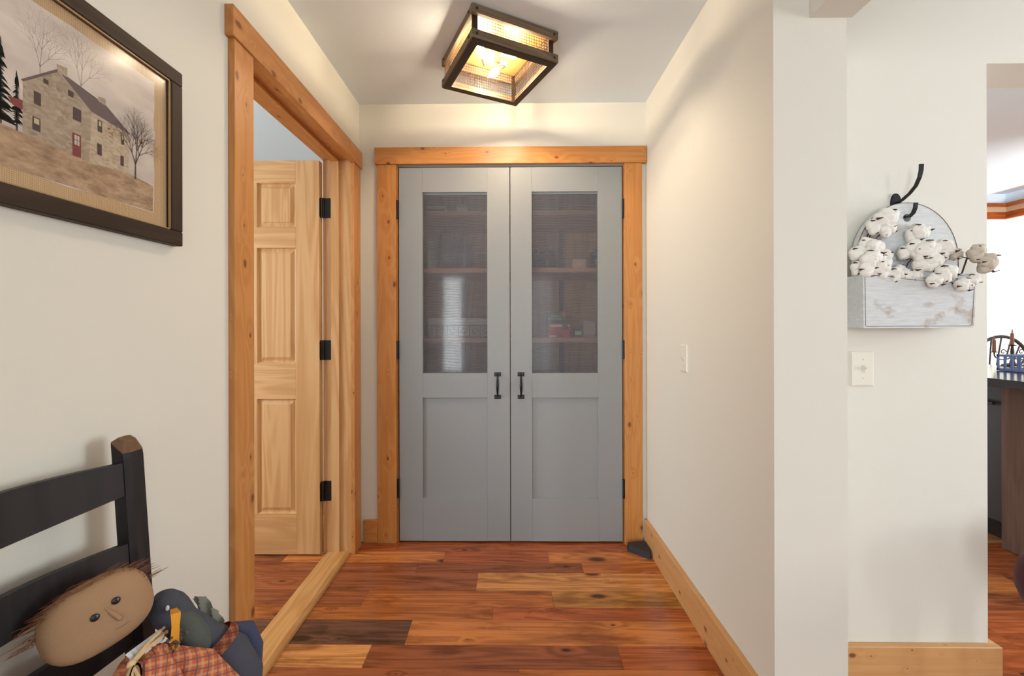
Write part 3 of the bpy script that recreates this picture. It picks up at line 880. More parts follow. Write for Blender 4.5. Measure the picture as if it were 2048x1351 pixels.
# ------------------------------------------------------------------ framed picture
PX, PY0, PY1, PZ0, PZ1 = -0.800, 0.455, 1.030, 1.374, 1.795
pc = thing('framed_picture', (LW, 0.74, PZ0), 'dark brown framed print of a stone farmhouse in a field', 'picture')
FWD = 0.034
for nm, d, m in (('frame_bar', (PY0, PY1, PZ1 - FWD, PZ1), FRAME), ('frame_bar', (PY0, PY1, PZ0, PZ0 + FWD), FRAME),
                 ('frame_bar', (PY1 - FWD, PY1, PZ0 + FWD, PZ1 - FWD), FRAMEZ), ('frame_bar', (PY0, PY0 + FWD, PZ0 + FWD, PZ1 - FWD), FRAMEZ)):
    bx(nm, m, pc, LW + 0.0005, PX, *d, bev=0.002)
iy0, iy1, iz0, iz1 = PY0 + FWD, PY1 - FWD, PZ0 + FWD, PZ1 - FWD
for d in ((iy0, iy1, iz1 - 0.003, iz1), (iy0, iy1, iz0, iz0 + 0.003), (iy1 - 0.003, iy1, iz0, iz1), (iy0, iy0 + 0.003, iz0, iz1)):
    bx('inner_lip', GOLDLIP, pc, PX - 0.007, PX - 0.003, *d)
bx('burlap_mat', make_burlap(), pc, LW + 0.002, -0.8125, iy0, iy1, iz0, iz1)
bx('glass', PANE, pc, PX - 0.0095, PX - 0.008, iy0, iy1, iz0, iz1)
pm = [make_sky_print(), make_field_print(), make_stone_print('print_stone', (0.44, 0.34, 0.24), (0.13, 0.095, 0.07)),
      make_stone_print('print_stone_light', (0.54, 0.43, 0.30), (0.22, 0.165, 0.12)),
      plain('print_roof', (0.13, 0.085, 0.085), 0.8, var=0.2, vscale=60), plain('print_window', (0.07, 0.038, 0.035), 0.8),
      plain('print_shade', (0.50, 0.40, 0.22), 0.8), plain('print_red', (0.20, 0.035, 0.035), 0.8), plain('print_branch', (0.10, 0.07, 0.055), 0.8),
      plain('print_orange_leaf', (0.36, 0.16, 0.045), 0.8), plain('print_conifer', (0.045, 0.042, 0.035), 0.8, var=0.4, vscale=90), plain('print_far_branch', (0.36, 0.29, 0.25), 0.8)]
bm = B(); lay = [0]


def ink(poly, mi, step=True):
    if step: lay[0] += 1
    x = -0.8122 + lay[0] * 0.00004
    f = bm.faces.new([bm.verts.new((x, a, b_)) for a, b_ in poly]); f.material_index = mi


def stroke(p, q, w0, w1, mi):
    p, q = Vector(p), Vector(q); d = (q - p).normalized(); n = Vector((-d.y, d.x))
    ink([p - n * w0, q - n * w1, q + n * w1, p + n * w0], mi, False)


def twigs(p, ang, ln, wd, dep, mi, leaf=None):
    q = (p[0] + math.cos(ang) * ln, p[1] + math.sin(ang) * ln)
    stroke(p, q, wd, wd * 0.65, mi)
    if dep == 0:
        if leaf and q[1] < leaf:
            for _ in range(3):
                a, b_ = q[0] + random.uniform(-.004, .004), q[1] + random.uniform(-.004, .004)
                if a < 0.953: ink([(a - .0020, b_), (a, b_ - .0014), (a + .0020, b_), (a, b_ + .0014)], 9, False)
        return
    for s in (-1, 1):
        twigs(q, ang + s * random.uniform(0.25, 0.6), ln * random.uniform(0.62, 0.85), wd * 0.62, dep - 1, mi, leaf)
    if dep > 2: twigs(q, ang + random.uniform(-.12, .12), ln * 0.9, wd * 0.7, dep - 1, mi, leaf)


PT, PBt = 1.735, 1.437
ragged = [(0.50, PBt), *[(0.50 + i * 0.0455, PBt + random.uniform(-.0015, .0015)) for i in range(1, 10)], (0.957, PBt + 0.001),
          *[(0.960 + random.uniform(-.0018, .0018), PBt + i * 0.0298) for i in range(1, 10)], (0.961, PT),
          *[(0.961 - i * 0.046, PT + random.uniform(-.0015, .0015)) for i in range(1, 10)], (0.50, PT)]
ink(ragged, 0)
lay[0] += 1
for (x, z, l) in ((0.795, 1.60, 0.035), (0.725, 1.595, 0.034), (0.565, 1.52, 0.05)): twigs((x, z), PI / 2, l, 0.0011, 5, 11)
ink([(0.50, 1.437), (0.956, 1.439), (0.957, 1.498), (0.93, 1.501), (0.896, 1.505), (0.812, 1.496), (0.78, 1.501), (0.698, 1.503), (0.60, 1.506), (0.50, 1.507)], 1)
lay[0] += 1
for (cx0, zt, zb, wd) in ((0.668, 1.640, 1.504, 0.022), (0.690, 1.598, 1.502, 0.015), (0.635, 1.665, 1.503, 0.026), (0.60, 1.62, 1.503, 0.022)):
    stroke((cx0, zb), (cx0, zt), 0.0016, 0.0004, 10)
    for i in range(26):
        f = i / 26; z = zt - (zt - zb - 0.01) * f; ww = wd * (f ** 0.8) * random.uniform(0.6, 1.1) + 0.002
        ink([(cx0, z + 0.004), (cx0 + ww, z - 0.006 - random.random() * .004), (cx0 + ww * 0.5, z - 0.002), (cx0 - ww * 0.4, z - 0.001), (cx0 - ww * random.uniform(.7, 1.1), z - 0.007)], 10, False)
ink([(0.677, 1.553), (0.70, 1.557), (0.70, 1.540), (0.684, 1.542)], 7)
ink([(0.699, 1.589), (0.753, 1.639), (0.815, 1.598), (0.811, 1.497), (0.698, 1.504)], 2)
ink([(0.815, 1.598), (0.898, 1.588), (0.894, 1.506), (0.811, 1.497)], 3)
ink([(0.753, 1.641), (0.844, 1.624), (0.902, 1.588), (0.815, 1.596)], 4)
ink([(0.753, 1.6415), (0.696, 1.5905), (0.699, 1.588), (0.754, 1.637)], 4)
ink([(0.752, 1.650), (0.770, 1.653), (0.770, 1.636), (0.753, 1.637)], 2); ink([(0.828, 1.633), (0.844, 1.636), (0.844, 1.622), (0.828, 1.624)], 2)
for (a, t, c, b_) in ((0.715, 1.582, 0.726, 1.560), (0.730, 1.612, 0.738, 1.604), (0.771, 1.615, 0.781, 1.604), (0.780, 1.588, 0.795, 1.565), (0.713, 1.538, 0.725, 1.515),
                      (0.827, 1.587, 0.836, 1.564), (0.877, 1.581, 0.884, 1.560), (0.826, 1.540, 0.835, 1.518), (0.876, 1.536, 0.883, 1.515)):
    ink([(a, b_), (c, b_), (c, t), (a, t)], 5)
    if (a, t) in ((0.713, 1.538), (0.827, 1.587), (0.877, 1.581)): ink([(a + .002, (t + b_) / 2), (c - .002, (t + b_) / 2), (c - .002, t - .002), (a + .002, t - .002)], 6)
ink([(0.779, 1.498), (0.794, 1.498), (0.794, 1.540), (0.779, 1.540)], 7); ink([(0.782, 1.519), (0.791, 1.519), (0.791, 1.537), (0.782, 1.537)], 0)
lay[0] += 1; stroke((0.7865, 1.519), (0.7865, 1.537), .0005, .0005, 5); stroke((0.782, 1.528), (0.791, 1.528), .0005, .0005, 5)
lay[0] += 1; twigs((0.911, 1.498), PI / 2, 0.033, 0.0017, 6, 8, 1.585)
lay[0] += 1; x0 = 0.905
for i in range(9): stroke((x0 + i * .0035, 1.4515 + random.uniform(-.001, .001)), (x0 + i * .0035 + .003, 1.4515 + random.uniform(-.001, .002)), .0003, .0003, 8)
bmesh.ops.recalc_face_normals(bm, faces=bm.faces[:])
me = bpy.data.meshes.new('print'); 
pr = bpy.data.objects.new('print', me); COL.objects.link(pr); pr.parent = pc
bmesh.ops.translate(bm, vec=-pc.location, verts=bm.verts[:]); bm.to_mesh(me); bm.free()
for m in pm: me.materials.append(m)
pr['label'] = 'printed scene of a stone farmhouse, brown field and bare trees'

# ------------------------------------------------------------------ coat hook
hk = thing('coat_hook', (1.254, 1.40, 1.575), 'black iron coat hook holding the planter on the wall', 'hook')
HXc = 1.254
bm = B(); prism(bm, [(0.017 * math.cos(a), 0.034 * math.sin(a)) for a in [k * PI / 12 for k in range(24)]], lambda p: (HXc + p[0], 1.3995, 1.572 + p[1]), lambda p: (HXc + p[0] * 0.9, 1.394, 1.572 + p[1] * 0.94))
obj('back_plate', bm, BLACKM, hk)
bm = B(); ribbon(bm, [(HXc, 1.395, 1.572), (HXc, 1.375, 1.577), (HXc, 1.350, 1.590), (HXc, 1.329, 1.608), (HXc, 1.317, 1.630), (HXc, 1.312, 1.650), (HXc, 1.311, 1.668)], (1, 0, 0), [.010, .010, .010, .0105, .011, .012, .0125], 0.004)
obj('upper_prong', bm, BLACKM, hk)
bm = B(); ribbon(bm, [(HXc, 1.395, 1.556), (HXc, 1.380, 1.530), (HXc, 1.366, 1.519), (HXc, 1.350, 1.518), (HXc, 1.338, 1.526), (HXc, 1.331, 1.540), (HXc, 1.329, 1.556)], (1, 0, 0), 0.0115, 0.004)
obj('lower_prong', bm, BLACKM, hk)
bm = B(); ball(bm, (HXc - 0.010, 1.3935, 1.563), (0.003, 0.002, 0.003), seg=8, rings=6); obj('screw', bm, STEEL, hk, True)

# ------------------------------------------------------------------ wall planter
pl = thing('wall_planter', (1.24, 1.38, 1.167), 'distressed white wooden wall planter with arched back hung on a hook', 'planter')
ac, ar = (1.2575, 1.385), 0.163
arch = [(1.0945, 1.175), (1.4205, 1.175)]
outl = [(1.4175, 1.172), (1.4175, 1.36)] + [(ac[0] + ar * 0.98 * math.cos(a) ** 1.0 if True else 0, ac[1] + 0.180 * math.sin(a)) for a in [k * PI / 28 for k in range(1, 28)]] + [(1.0975, 1.36), (1.0975, 1.172)]
hole = [(1.2575 + 0.0125 * math.cos(a), 1.517 + 0.0125 * math.sin(a)) for a in [2 * PI * k / 16 for k in range(16)]]
bm = B()
# bridge outline and hole for front/back faces
def cap(yy):
    eo = [bm.verts.new((p[0], yy, p[1])) for p in outl]; ei = [bm.verts.new((p[0], yy, p[1])) for p in hole]
    edges = [bm.edges.new((eo[i], eo[(i + 1) % len(eo)])) for i in range(len(eo))] + [bm.edges.new((ei[i], ei[(i + 1) % 16])) for i in range(16)]
    bmesh.ops.triangle_fill(bm, edges=edges, use_beauty=True); return eo, ei
fo, fi = cap(1.362); bo, bi = cap(1.382)
for a, b_ in ((fo, bo), (fi, bi)):
    for i in range(len(a)): bm.faces.new((a[i], a[(i + 1) % len(a)], b_[(i + 1) % len(a)], b_[i]))
obj('arched_back', bm, DIST, pl)
# worn bare edge rims
bm = B(); pts = [(p[0], 1.362, p[1]) for p in outl[1:-1]]; tube(bm, pts, 0.0012, 5); obj('worn_edge', bm, WORN, pl)
top = [(1.066, 1.332), (1.10, 1.334), (1.14, 1.330), (1.19, 1.3215), (1.238, 1.3175), (1.29, 1.320), (1.34, 1.329), (1.38, 1.3345), (1.400, 1.3345), (1.4065, 1.329)]
fp = [(1.068, 1.1685), (1.390, 1.1685), (1.397, 1.174)] + top[::-1]
bm = B(); prism(bm, fp, lambda p: (p[0], 1.298, p[1]), lambda p: (p[0], 1.314, p[1])); obj('front_board', bm, DIST, pl)
bm = B(); ins = 0.008
cxm = 1.235; czm = 1.25
rim = [(cxm + (p[0] - cxm) * 0.965, czm + (p[1] - czm) * 0.93) for p in fp]
tube(bm, [(p[0], 1.2979, p[1]) for p in rim + rim[:1]], 0.0008, 5); obj('pencil_line', bm, WORN, pl)
bx('end_board', DIST, pl, 1.068, 1.084, 1.3145, 1.3615, 1.170, 1.330, bev=0.001)
bx('end_board', DIST, pl, 1.386, 1.400, 1.3145, 1.3615, 1.170, 1.328, bev=0.001)
bx('bottom_board', DIST, pl, 1.0845, 1.3855, 1.3145, 1.3615, 1.170, 1.182)

# ------------------------------------------------------------------ cotton stems
LOBE = []


def boll_mesh(r, seed):
    rnd = random.Random(seed); bm = B()
    for k in range(5):
        a = 2 * PI * k / 5 + rnd.random() * 0.6; ph = rnd.random() * 6
        off = 0.50 if k < 4 else 0.0
        c = Vector((math.cos(a) * off * r, -0.30 * r + rnd.uniform(-.22, .22) * r, math.sin(a) * off * r))

        def wp(q, ph=ph):
            return q * (1 + 0.13 * math.sin(4.3 * q.x + ph) * math.sin(3.7 * q.z + ph) + 0.08 * math.sin(9 * q.y + 2 * ph + 5 * q.x) + 0.05 * math.sin(17 * q.z + ph) * math.sin(15 * q.x))
        ball(bm, c, (r * rnd.uniform(.62, .80), r * 0.66, r * rnd.uniform(.62, .80)), seg=18, rings=12, warp=wp)
    return bm


def cotton(label, base, bolls, mat, seed):
    st = thing('cotton_stem', base, label, 'cotton stem', 'cotton stems in the wall planter')
    rnd = random.Random(seed)
    cen = Vector((sum(b_[0] for b_ in bolls) / len(bolls), sum(b_[1] for b_ in bolls) / len(bolls) + 0.012, sum(b_[2] for b_ in bolls) / len(bolls)))
    bs = Vector(base)
    bm = B(); tube(bm, [bs, bs * 0.5 + cen * 0.5 + Vector((0, -0.005, 0.01)), cen], 0.0022, 6)
    for b_ in bolls:
        p = Vector(b_[:3]) + Vector((0, b_[3] * 0.35, 0)); md = (p + cen) / 2 + Vector((rnd.uniform(-.008, .008), 0.004, rnd.uniform(0, .012)))
        tube(bm, [cen, md, p], 0.0016, 5)
    obj('branch', bm, TWIG, st)
    for i, b_ in enumerate(bolls):
        r = b_[3]; c = Vector(b_[:3])
        bm = boll_mesh(r, seed * 50 + i); bmesh.ops.translate(bm, vec=c, verts=bm.verts[:])
        bo_ = obj('boll', bm, mat, st, 180)
        bm = B(); a0 = rnd.random() * 6
        for k in range(3):
            a = a0 + k * PI * 2 / 3
            d = Vector((math.cos(a), -0.15, math.sin(a)))
            ribbon(bm, [c + Vector((0, r * 0.5, 0)), c + d * (r * 0.62) + Vector((0, r * 0.05, 0)), c + d * (r * 1.12) + Vector((0, -r * 0.30, 0)), c + d * (r * 0.98) + Vector((0, -r * 0.95, 0))],
                   (-math.sin(a), 0, math.cos(a)), [r * .3, r * .34, r * .3, r * .05], r * 0.08)
        obj('husk', bm, HUSK, bo_)


cotton('cotton stem at the end of the planter beside the thick wall corner', (1.14, 1.34, 1.184), [(1.166, 1.342, 1.506, 0.0285), (1.139, 1.345, 1.484, 0.0222), (1.169, 1.34, 1.47, 0.0205), (1.104, 1.337, 1.427, 0.0189), (1.078, 1.335, 1.398, 0.022), (1.118, 1.325, 1.413, 0.0249), (1.095, 1.315, 1.376, 0.0263), (1.072, 1.33, 1.354, 0.0188), (1.082, 1.31, 1.345, 0.0216)], COTTON, 3)
cotton('low cotton stem tucked behind the dipped front board of the planter', (1.20, 1.335, 1.184), [(1.157, 1.335, 1.387, 0.0204), (1.131, 1.32, 1.362, 0.0264), (1.108, 1.318, 1.335, 0.0185), (1.134, 1.312, 1.338, 0.02), (1.173, 1.315, 1.329, 0.0217), (1.206, 1.335, 1.343, 0.0188)], COTTON, 5)
cotton('fullest cotton stem rising below the hook in the middle of the planter', (1.26, 1.34, 1.184), [(1.269, 1.338, 1.465, 0.0253), (1.252, 1.344, 1.455, 0.0191), (1.252, 1.335, 1.416, 0.0236), (1.273, 1.32, 1.403, 0.0295), (1.325, 1.325, 1.406, 0.0281), (1.255, 1.325, 1.391, 0.0218), (1.23, 1.342, 1.402, 0.0206), (1.281, 1.31, 1.366, 0.0247), (1.253, 1.315, 1.356, 0.0217), (1.21, 1.317, 1.325, 0.0185), (1.237, 1.317, 1.326, 0.0185)], COTTON, 9)
cotton('drooping cotton stem hanging over the front board of the planter', (1.31, 1.337, 1.184), [(1.297, 1.29, 1.328, 0.0258), (1.265, 1.286, 1.309, 0.0197), (1.346, 1.285, 1.296, 0.0197), (1.372, 1.286, 1.308, 0.0182)], COTTON, 12)
cotton('greyish cotton stem reaching out past the end of the planter towards the kitchen', (1.35, 1.34, 1.184), [(1.365, 1.325, 1.394, 0.0155), (1.393, 1.29, 1.389, 0.0228), (1.417, 1.285, 1.360, 0.0257)], COTTONG, 15)

# ------------------------------------------------------------------ ladder-back chair
chx = thing('ladder_back_chair', (-0.56, 0.62, 0), 'black ladder-back chair with worn post top standing against the wall', 'chair')


def backx(z): return -0.722 - (z - 0.44) * 0.066      # the back leans to the wall


def post(y, ztop):
    bm = B(); w2 = 0.022
    zz = [0.0, 0.44, 0.70, ztop - 0.03, ztop]
    rings = []
    for z in zz:
        x = backx(z) if z > 0.44 else -0.722 + (0.44 - z) * 0.02
        rings.append([bm.verts.new((x + a * 0.019, y + b_ * w2, z - (0.020 if (z == ztop and a > 0) else 0))) for a, b_ in ((-1, -0.6), (-0.6, -1), (0.6, -1), (1, -0.6), (1, 0.6), (0.6, 1), (-0.6, 1), (-1, 0.6))])
    for a, b_ in zip(rings, rings[1:]):
        for j in range(8): bm.faces.new((a[j], a[(j + 1) % 8], b_[(j + 1) % 8], b_[j]))
    bm.faces.new(list(reversed(rings[0]))); bm.faces.new(rings[-1])
    p = obj('back_post', bm, BLACKW, chx)
    bm = B(); x = backx(ztop)
    prism(bm, [(a * 0.019, b_ * w2) for a, b_ in ((-1, -0.6), (-0.6, -1), (0.6, -1), (1, -0.6), (1, 0.6), (0.6, 1), (-0.6, 1), (-1, 0.6))],
          lambda q: (x + q[0], y + q[1], ztop + 0.0005 - (0.020 if q[0] > 0 else 0)), lambda q: (x + q[0] * 0.5, y + q[1] * 0.6, ztop + 0.008 - 0.006 * (q[0] > 0)))
    obj('worn_post_top', bm, WORN, p)


YN, YFp = 0.405, 0.828
post(YFp, 0.955); post(YN, 0.955)
for (zc, hh) in ((0.886, 0.062), (0.738, 0.050), (0.595, 0.05)):
    bm = B(); n = 12; ring = []
    for i in range(n + 1):
        t = i / n; y = YN + 0.018 + (YFp - YN - 0.036) * t; bow = math.sin(PI * t)
        x = backx(zc) - 0.030 * bow + 0.004; ht = hh / 2 + 0.010 * bow
        sl = 0.066
        ring.append([bm.verts.new((x + sl * ht + a * 0.006, y, zc - ht)) for a in (-1, 1)] + [bm.verts.new((x - sl * ht + a * 0.006, y, zc + ht)) for a in (1, -1)])
    for a, b_ in zip(ring, ring[1:]):
        for j in range(4): bm.faces.new((a[j], a[(j + 1) % 4], b_[(j + 1) % 4], b_[j]))
    bm.faces.new(list(reversed(ring[0]))); bm.faces.new(ring[-1])
    obj('back_slat', bm, BLACKW, chx, 30)
bx('seat', BLACKW, chx, -0.70, -0.30, YN - 0.01, YFp + 0.01, 0.405, 0.435, bev=0.012, seg=3)
for y in (YN, YFp):
    bm = B(); tube(bm, [(-0.335, y, 0.0), (-0.335, y, 0.1), (-0.335, y, 0.404)], [0.015, 0.02, 0.021], 10); obj('front_leg', bm, BLACKW, chx, True)
    for z in (0.12, 0.26):
        bm = B(); tube(bm, [(-0.715, y, z), (-0.335, y, z)], 0.010, 8); obj('side_rung', bm, BLACKW, chx, True)
for x in (-0.715, -0.335):
    bm = B(); tube(bm, [(x, YN, 0.19), (x, YFp, 0.19)], 0.010, 8); obj('cross_rung', bm, BLACKW, chx, True)

# ------------------------------------------------------------------ scarecrow doll
HC = Vector((-0.688, 0.700, 0.701))
nrm = Vector((0.78, -0.62, 0.14)).normalized()
hu = Vector((0.62, 0.78, 0)).normalized()
hv = nrm.cross(hu).normalized()
if hv.z < 0: hv = -hv
ra = math.radians(14)
uu = hu * math.cos(ra) + hv * math.sin(ra); vv_ = -hu * math.sin(ra) + hv * math.cos(ra)
HM = Matrix((uu, nrm, vv_)).transposed()


def hp(a, b_, off=0.0):
    """point on the head's front surface at width a, height b (metres)"""
    q = 1 - (abs(a) / 0.071) ** 2.6 - (abs(b_) / 0.057) ** 2.6
    d = 0.036 * max(q, 0.0) ** (1 / 2.6)
    return HC + uu * a + vv_ * b_ + nrm * (d + off)


doll = thing('scarecrow_doll', (-0.60, 0.69, 0.436), 'muslin scarecrow rag doll in a rust plaid dress sitting on the chair', 'doll')


def sq(q):
    e = 2 / 2.6
    f = lambda t: math.copysign(abs(t) ** e, t)
    r = Vector((f(q.x), f(q.y), f(q.z)))
    m = (abs(r.x) ** 2.6 + abs(r.y) ** 2.6 + abs(r.z) ** 2.6) ** (1 / 2.6)
    r = r / m if m > 0 else r
    r.z *= 1 - 0.10 * r.x * 0; return r


bm = B(); ball(bm, HC, (0.071, 0.036, 0.057), HM, 40, 24, warp=sq)
# torso grows from the head: one continuous body below the neck
head = obj('head', bm, MUSLIN, doll, True)
for (a, b_) in ((-0.006, 0.010), (0.022, 0.017)):
    c = hp(a, b_, 0.001)
    bm = B(); ball(bm, c, (0.0058, 0.0022, 0.0058), HM, 16, 8); e = obj('button_eye', bm, INK, head, True)
    bm = B()
    for s in (-1, 1): ball(bm, c + uu * 0.0016 * s + nrm * 0.0021, (0.0008, 0.0004, 0.0008), HM, 6, 5)
    obj('thread_hole', bm, STITCH, e)
bm = B(); tube(bm, [hp(0.008, 0.016, -0.001), hp(0.013, 0.002, 0.001), hp(0.019, -0.013, 0.002), hp(0.020, -0.017, -0.001)], [0.0018, 0.003, 0.0035, 0.0018], 8)
obj('nose', bm, MUSLIN, head, True)
bm = B(); tube(bm, [hp(0.010 + 0.006 * k, -0.028 + 0.0004 * (k - 2) ** 2, 0.0003) for k in range(4)], 0.0004, 4); obj('stitched_mouth', bm, STITCH, head)
bm = B(); rnd = random.Random(4)
for i in range(240):
    t = rnd.uniform(-1.15, 1.05); a = 0.070 * t
    top_ = 0.057 * max(0.02, 1 - min(1, abs(t)) ** 2.6) ** (1 / 2.6)
    p = HC + uu * a + vv_ * (top_ * 0.93 + rnd.uniform(-0.002, 0.005)) + nrm * rnd.uniform(-0.012, 0.016)
    d = (uu * rnd.choice((-1, 1)) + vv_ * rnd.uniform(-.15, .16) + nrm * rnd.uniform(-.3, .3)).normalized()
    L = rnd.uniform(0.012, 0.028)
    tube(bm, [p, p + d * L * 0.5 + vv_ * rnd.uniform(-.0012, .002), p + d * L], [0.0006, 0.0005, 0.0002], 3)
h_ = obj('raffia_hair', bm, RAFFIA, doll); h_['kind'] = 'stuff'
# dress body
bm = B()
DXc, DYc = -0.614, 0.702
prof = [(0.064, 0.0), (0.070, 0.03), (0.070, 0.08), (0.062, 0.125), (0.050, 0.160), (0.036, 0.184), (0.022, 0.196)]
lathe(bm, (DXc, DYc, 0.4365), prof, 32)
for v in bm.verts:
    a = math.atan2(v.co.y - DYc, v.co.x - DXc); v.co.x += 0.003 * math.sin(6 * a); v.co.y += 0.005 * math.cos(5 * a)
obj('plaid_dress', bm, PLAID, doll, True)
for s_, tip in ((1, (-0.515, 0.765, 0.520)), (-1, (-0.53, 0.565, 0.50))):
    bm = B(); sh = Vector((-0.600, DYc + s_ * 0.036, 0.592)); tp_ = Vector(tip)
    tube(bm, [sh, sh * 0.6 + tp_ * 0.4 + Vector((0.01, s_ * 0.006, 0.008)), tp_], [0.024, 0.027, 0.024], 14); obj('sleeve', bm, PLAID, doll, True)
    bm = B(); d_ = (tp_ - sh).normalized(); tube(bm, [tp_ - d_ * 0.01, tp_ + d_ * 0.02, tp_ + d_ * 0.042], [0.015, 0.017, 0.006], 12); obj('hand', bm, MUSLIN, doll, True)
for s_ in (-1, 1):
    bm = B(); tube(bm, [(-0.57, 0.705 + s_ * 0.035, 0.462), (-0.45, 0.705 + s_ * 0.05, 0.462), (-0.36, 0.705 + s_ * 0.055, 0.458)], [0.024, 0.022, 0.020], 12); obj('leg', bm, MUSLIN, doll, True)
# collar, twine bow and dried flowers at the neck
bm = B(); rnd = random.Random(8)
CA, CB = Vector((-0.618, 0.676, 0.650)), Vector((-0.622, 0.742, 0.640))
for i in range(26):
    t = i / 25; p0 = CA.lerp(CB, t) + Vector((0, 0, 0.004)); L = 0.012 + rnd.uniform(-.003, .006)
    p1 = p0 + Vector((0.008 + rnd.uniform(-.002, .003), rnd.uniform(-.003, .003), -L))
    ribbon(bm, [p0, (p0 + p1) / 2 + Vector((0.003, 0, 0.001)), p1], (0.3, 1, 0.2), 0.0055, 0.0006)
h_ = obj('lace_collar', bm, LACE, doll); h_['kind'] = 'stuff'
bm = B()
Bp = Vector((-0.598, 0.662, 0.648))
tube(bm, [Bp, Vector((-0.602, 0.690, 0.648)), Vector((-0.606, 0.722, 0.642)), Vector((-0.616, 0.752, 0.634))], 0.0032, 6)
tube(bm, [Bp + Vector((0, 0, .002)), Vector((-0.604, 0.694, 0.652)), Vector((-0.612, 0.730, 0.648)), Vector((-0.622, 0.754, 0.640))], 0.0024, 6)
for sgn in (-1, 1):
    tube(bm, [Bp + Vector((0.003, 0.007 * sgn * math.sin(t) * 1.6, -0.024 * (1 - math.cos(t)))) for t in [k * 2 * PI / 14 for k in range(15)]], 0.0032, 6)
    tube(bm, [Bp, Bp + Vector((0.008, 0.010 * sgn, -0.04)), Bp + Vector((0.012, 0.013 * sgn, -0.085))], 0.003, 6)
ball(bm, Bp, 0.0062, seg=10, rings=8)
obj('twine_bow', bm, TWINE, doll, True)
bm = B()
for i in range(45):
    c = Vector((-0.598 + rnd.gauss(0, .006), 0.745 + rnd.gauss(0, .010), 0.622 + rnd.gauss(0, .008)))
    ball(bm, c, rnd.uniform(.0018, .0038), seg=6, rings=4)
h_ = obj('dried_flowers', bm, NESTM, doll); h_['kind'] = 'stuff'

# ------------------------------------------------------------------ crow doll
crow = thing('crow_doll', (-0.575, 0.82, 0.436), 'dark stuffed crow doll with a drooping orange beak beside the scarecrow', 'doll')
bm = B()
bp_ = [(-0.548, 0.835, 0.437), (-0.548, 0.832, 0.48), (-0.566, 0.828, 0.53), (-0.600, 0.818, 0.575), (-0.632, 0.808, 0.612), (-0.648, 0.803, 0.636), (-0.655, 0.800, 0.655), (-0.655, 0.799, 0.670), (-0.652, 0.799, 0.677)]
tube(bm, bp_, [0.046, 0.052, 0.046, 0.032, 0.028, 0.031, 0.028, 0.018, 0.003], 28)
body = obj('body', bm, CROWM, crow, True)
bm = B(); ball(bm, (-0.603, 0.796, 0.600), (0.022, 0.026, 0.050), Matrix.Rotation(math.radians(-38), 3, 'Y'), 20, 14); obj('breast_cloth', bm, CROWG, crow, True)
bm = B(); bs_ = [(-0.624, 0.778, 0.655), (-0.610, 0.766, 0.655), (-0.608, 0.763, 0.638), (-0.609, 0.762, 0.610), (-0.609, 0.762, 0.585), (-0.606, 0.764, 0.563), (-0.603, 0.766, 0.552)]
cp_ = Vector((0, 0, 1.18)); bs_ = [bs_[0]] + [cp_ + (Vector(p) - cp_) * 0.975 for p in bs_[1:]]
ribbon(bm, bs_, (0.80, 0.6, 0), [0.010, 0.014, 0.0115, 0.0125, 0.0145, 0.018, 0.018], 0.006)
obj('beak', bm, ORANGE, crow, 60)
bm = B(); ball(bm, (-0.634, 0.7765, 0.660), (0.0036, 0.003, 0.0052), Matrix.Rotation(-0.6, 3, 'Z'), 12, 8); e = obj('eye', bm, LACE, crow, True)
# plaid sash, navy wings, gauze scarf
bm = B(); n = 28; rings = []
ax_ = (Vector((-0.548, 0.832, 0.48)) - Vector((-0.632, 0.808, 0.612))).normalized(); fu = ax_.cross(Vector((0, 1, 0))).normalized(); fv = ax_.cross(fu)
for rr, dz in ((0.047, 0.010), (0.050, 0.0), (0.044, -0.012)):
    c0 = Vector((-0.584, 0.822, 0.553)) + ax_ * dz
    rings.append([bm.verts.new(c0 + fu * (rr * math.cos(2 * PI * j / n)) + fv * (rr * math.sin(2 * PI * j / n))) for j in range(n)])
for a, b_ in zip(rings, rings[1:]):
    for j in range(n): bm.faces.new((a[j], a[(j + 1) % n], b_[(j + 1) % n], b_[j]))
bmesh.ops.solidify(bm, geom=bm.faces[:], thickness=0.003)
obj('plaid_sash', bm, PLAID, crow, True)
for s_ in (-1, 1):
    bm = B(); tube(bm, [(-0.574, 0.828 + s_ * 0.040, 0.560), (-0.556, 0.830 + s_ * 0.052, 0.545), (-0.540, 0.832 + s_ * 0.054, 0.505), (-0.528, 0.832 + s_ * 0.05, 0.465)], [0.010, 0.020, 0.018, 0.006], 14); obj('wing', bm, NAVY, crow, True)
bm = B(); rnd = random.Random(6); gv = []
GA, GB_, GC, GD = Vector((-0.640, 0.842, 0.634)), Vector((-0.622, 0.850, 0.636)), Vector((-0.578, 0.852, 0.580)), Vector((-0.590, 0.846, 0.556))
nu, nv = 12, 7
for i in range(nu):
    row = []
    for j in range(nv):
        s_, t = i / (nu - 1), j / (nv - 1)
        p = GA.lerp(GB_, t).lerp(GD.lerp(GC, t), s_) + Vector((0, 0.004 * math.sin(11 * s_ + 6 * t), 0.005 * math.sin(PI * s_) * t))
        if i in (0, nu - 1) or j == nv - 1: p += Vector((rnd.uniform(-.004, .004), 0, rnd.uniform(-.004, .004)))
        row.append(bm.verts.new(p))
    gv.append(row)
for i in range(nu - 1):
    for j in range(nv - 1): bm.faces.new((gv[i][j], gv[i + 1][j], gv[i + 1][j + 1], gv[i][j + 1]))
bmesh.ops.solidify(bm, geom=bm.faces[:], thickness=0.0012)
obj('gauze_scarf', bm, GAUZE, crow, True)

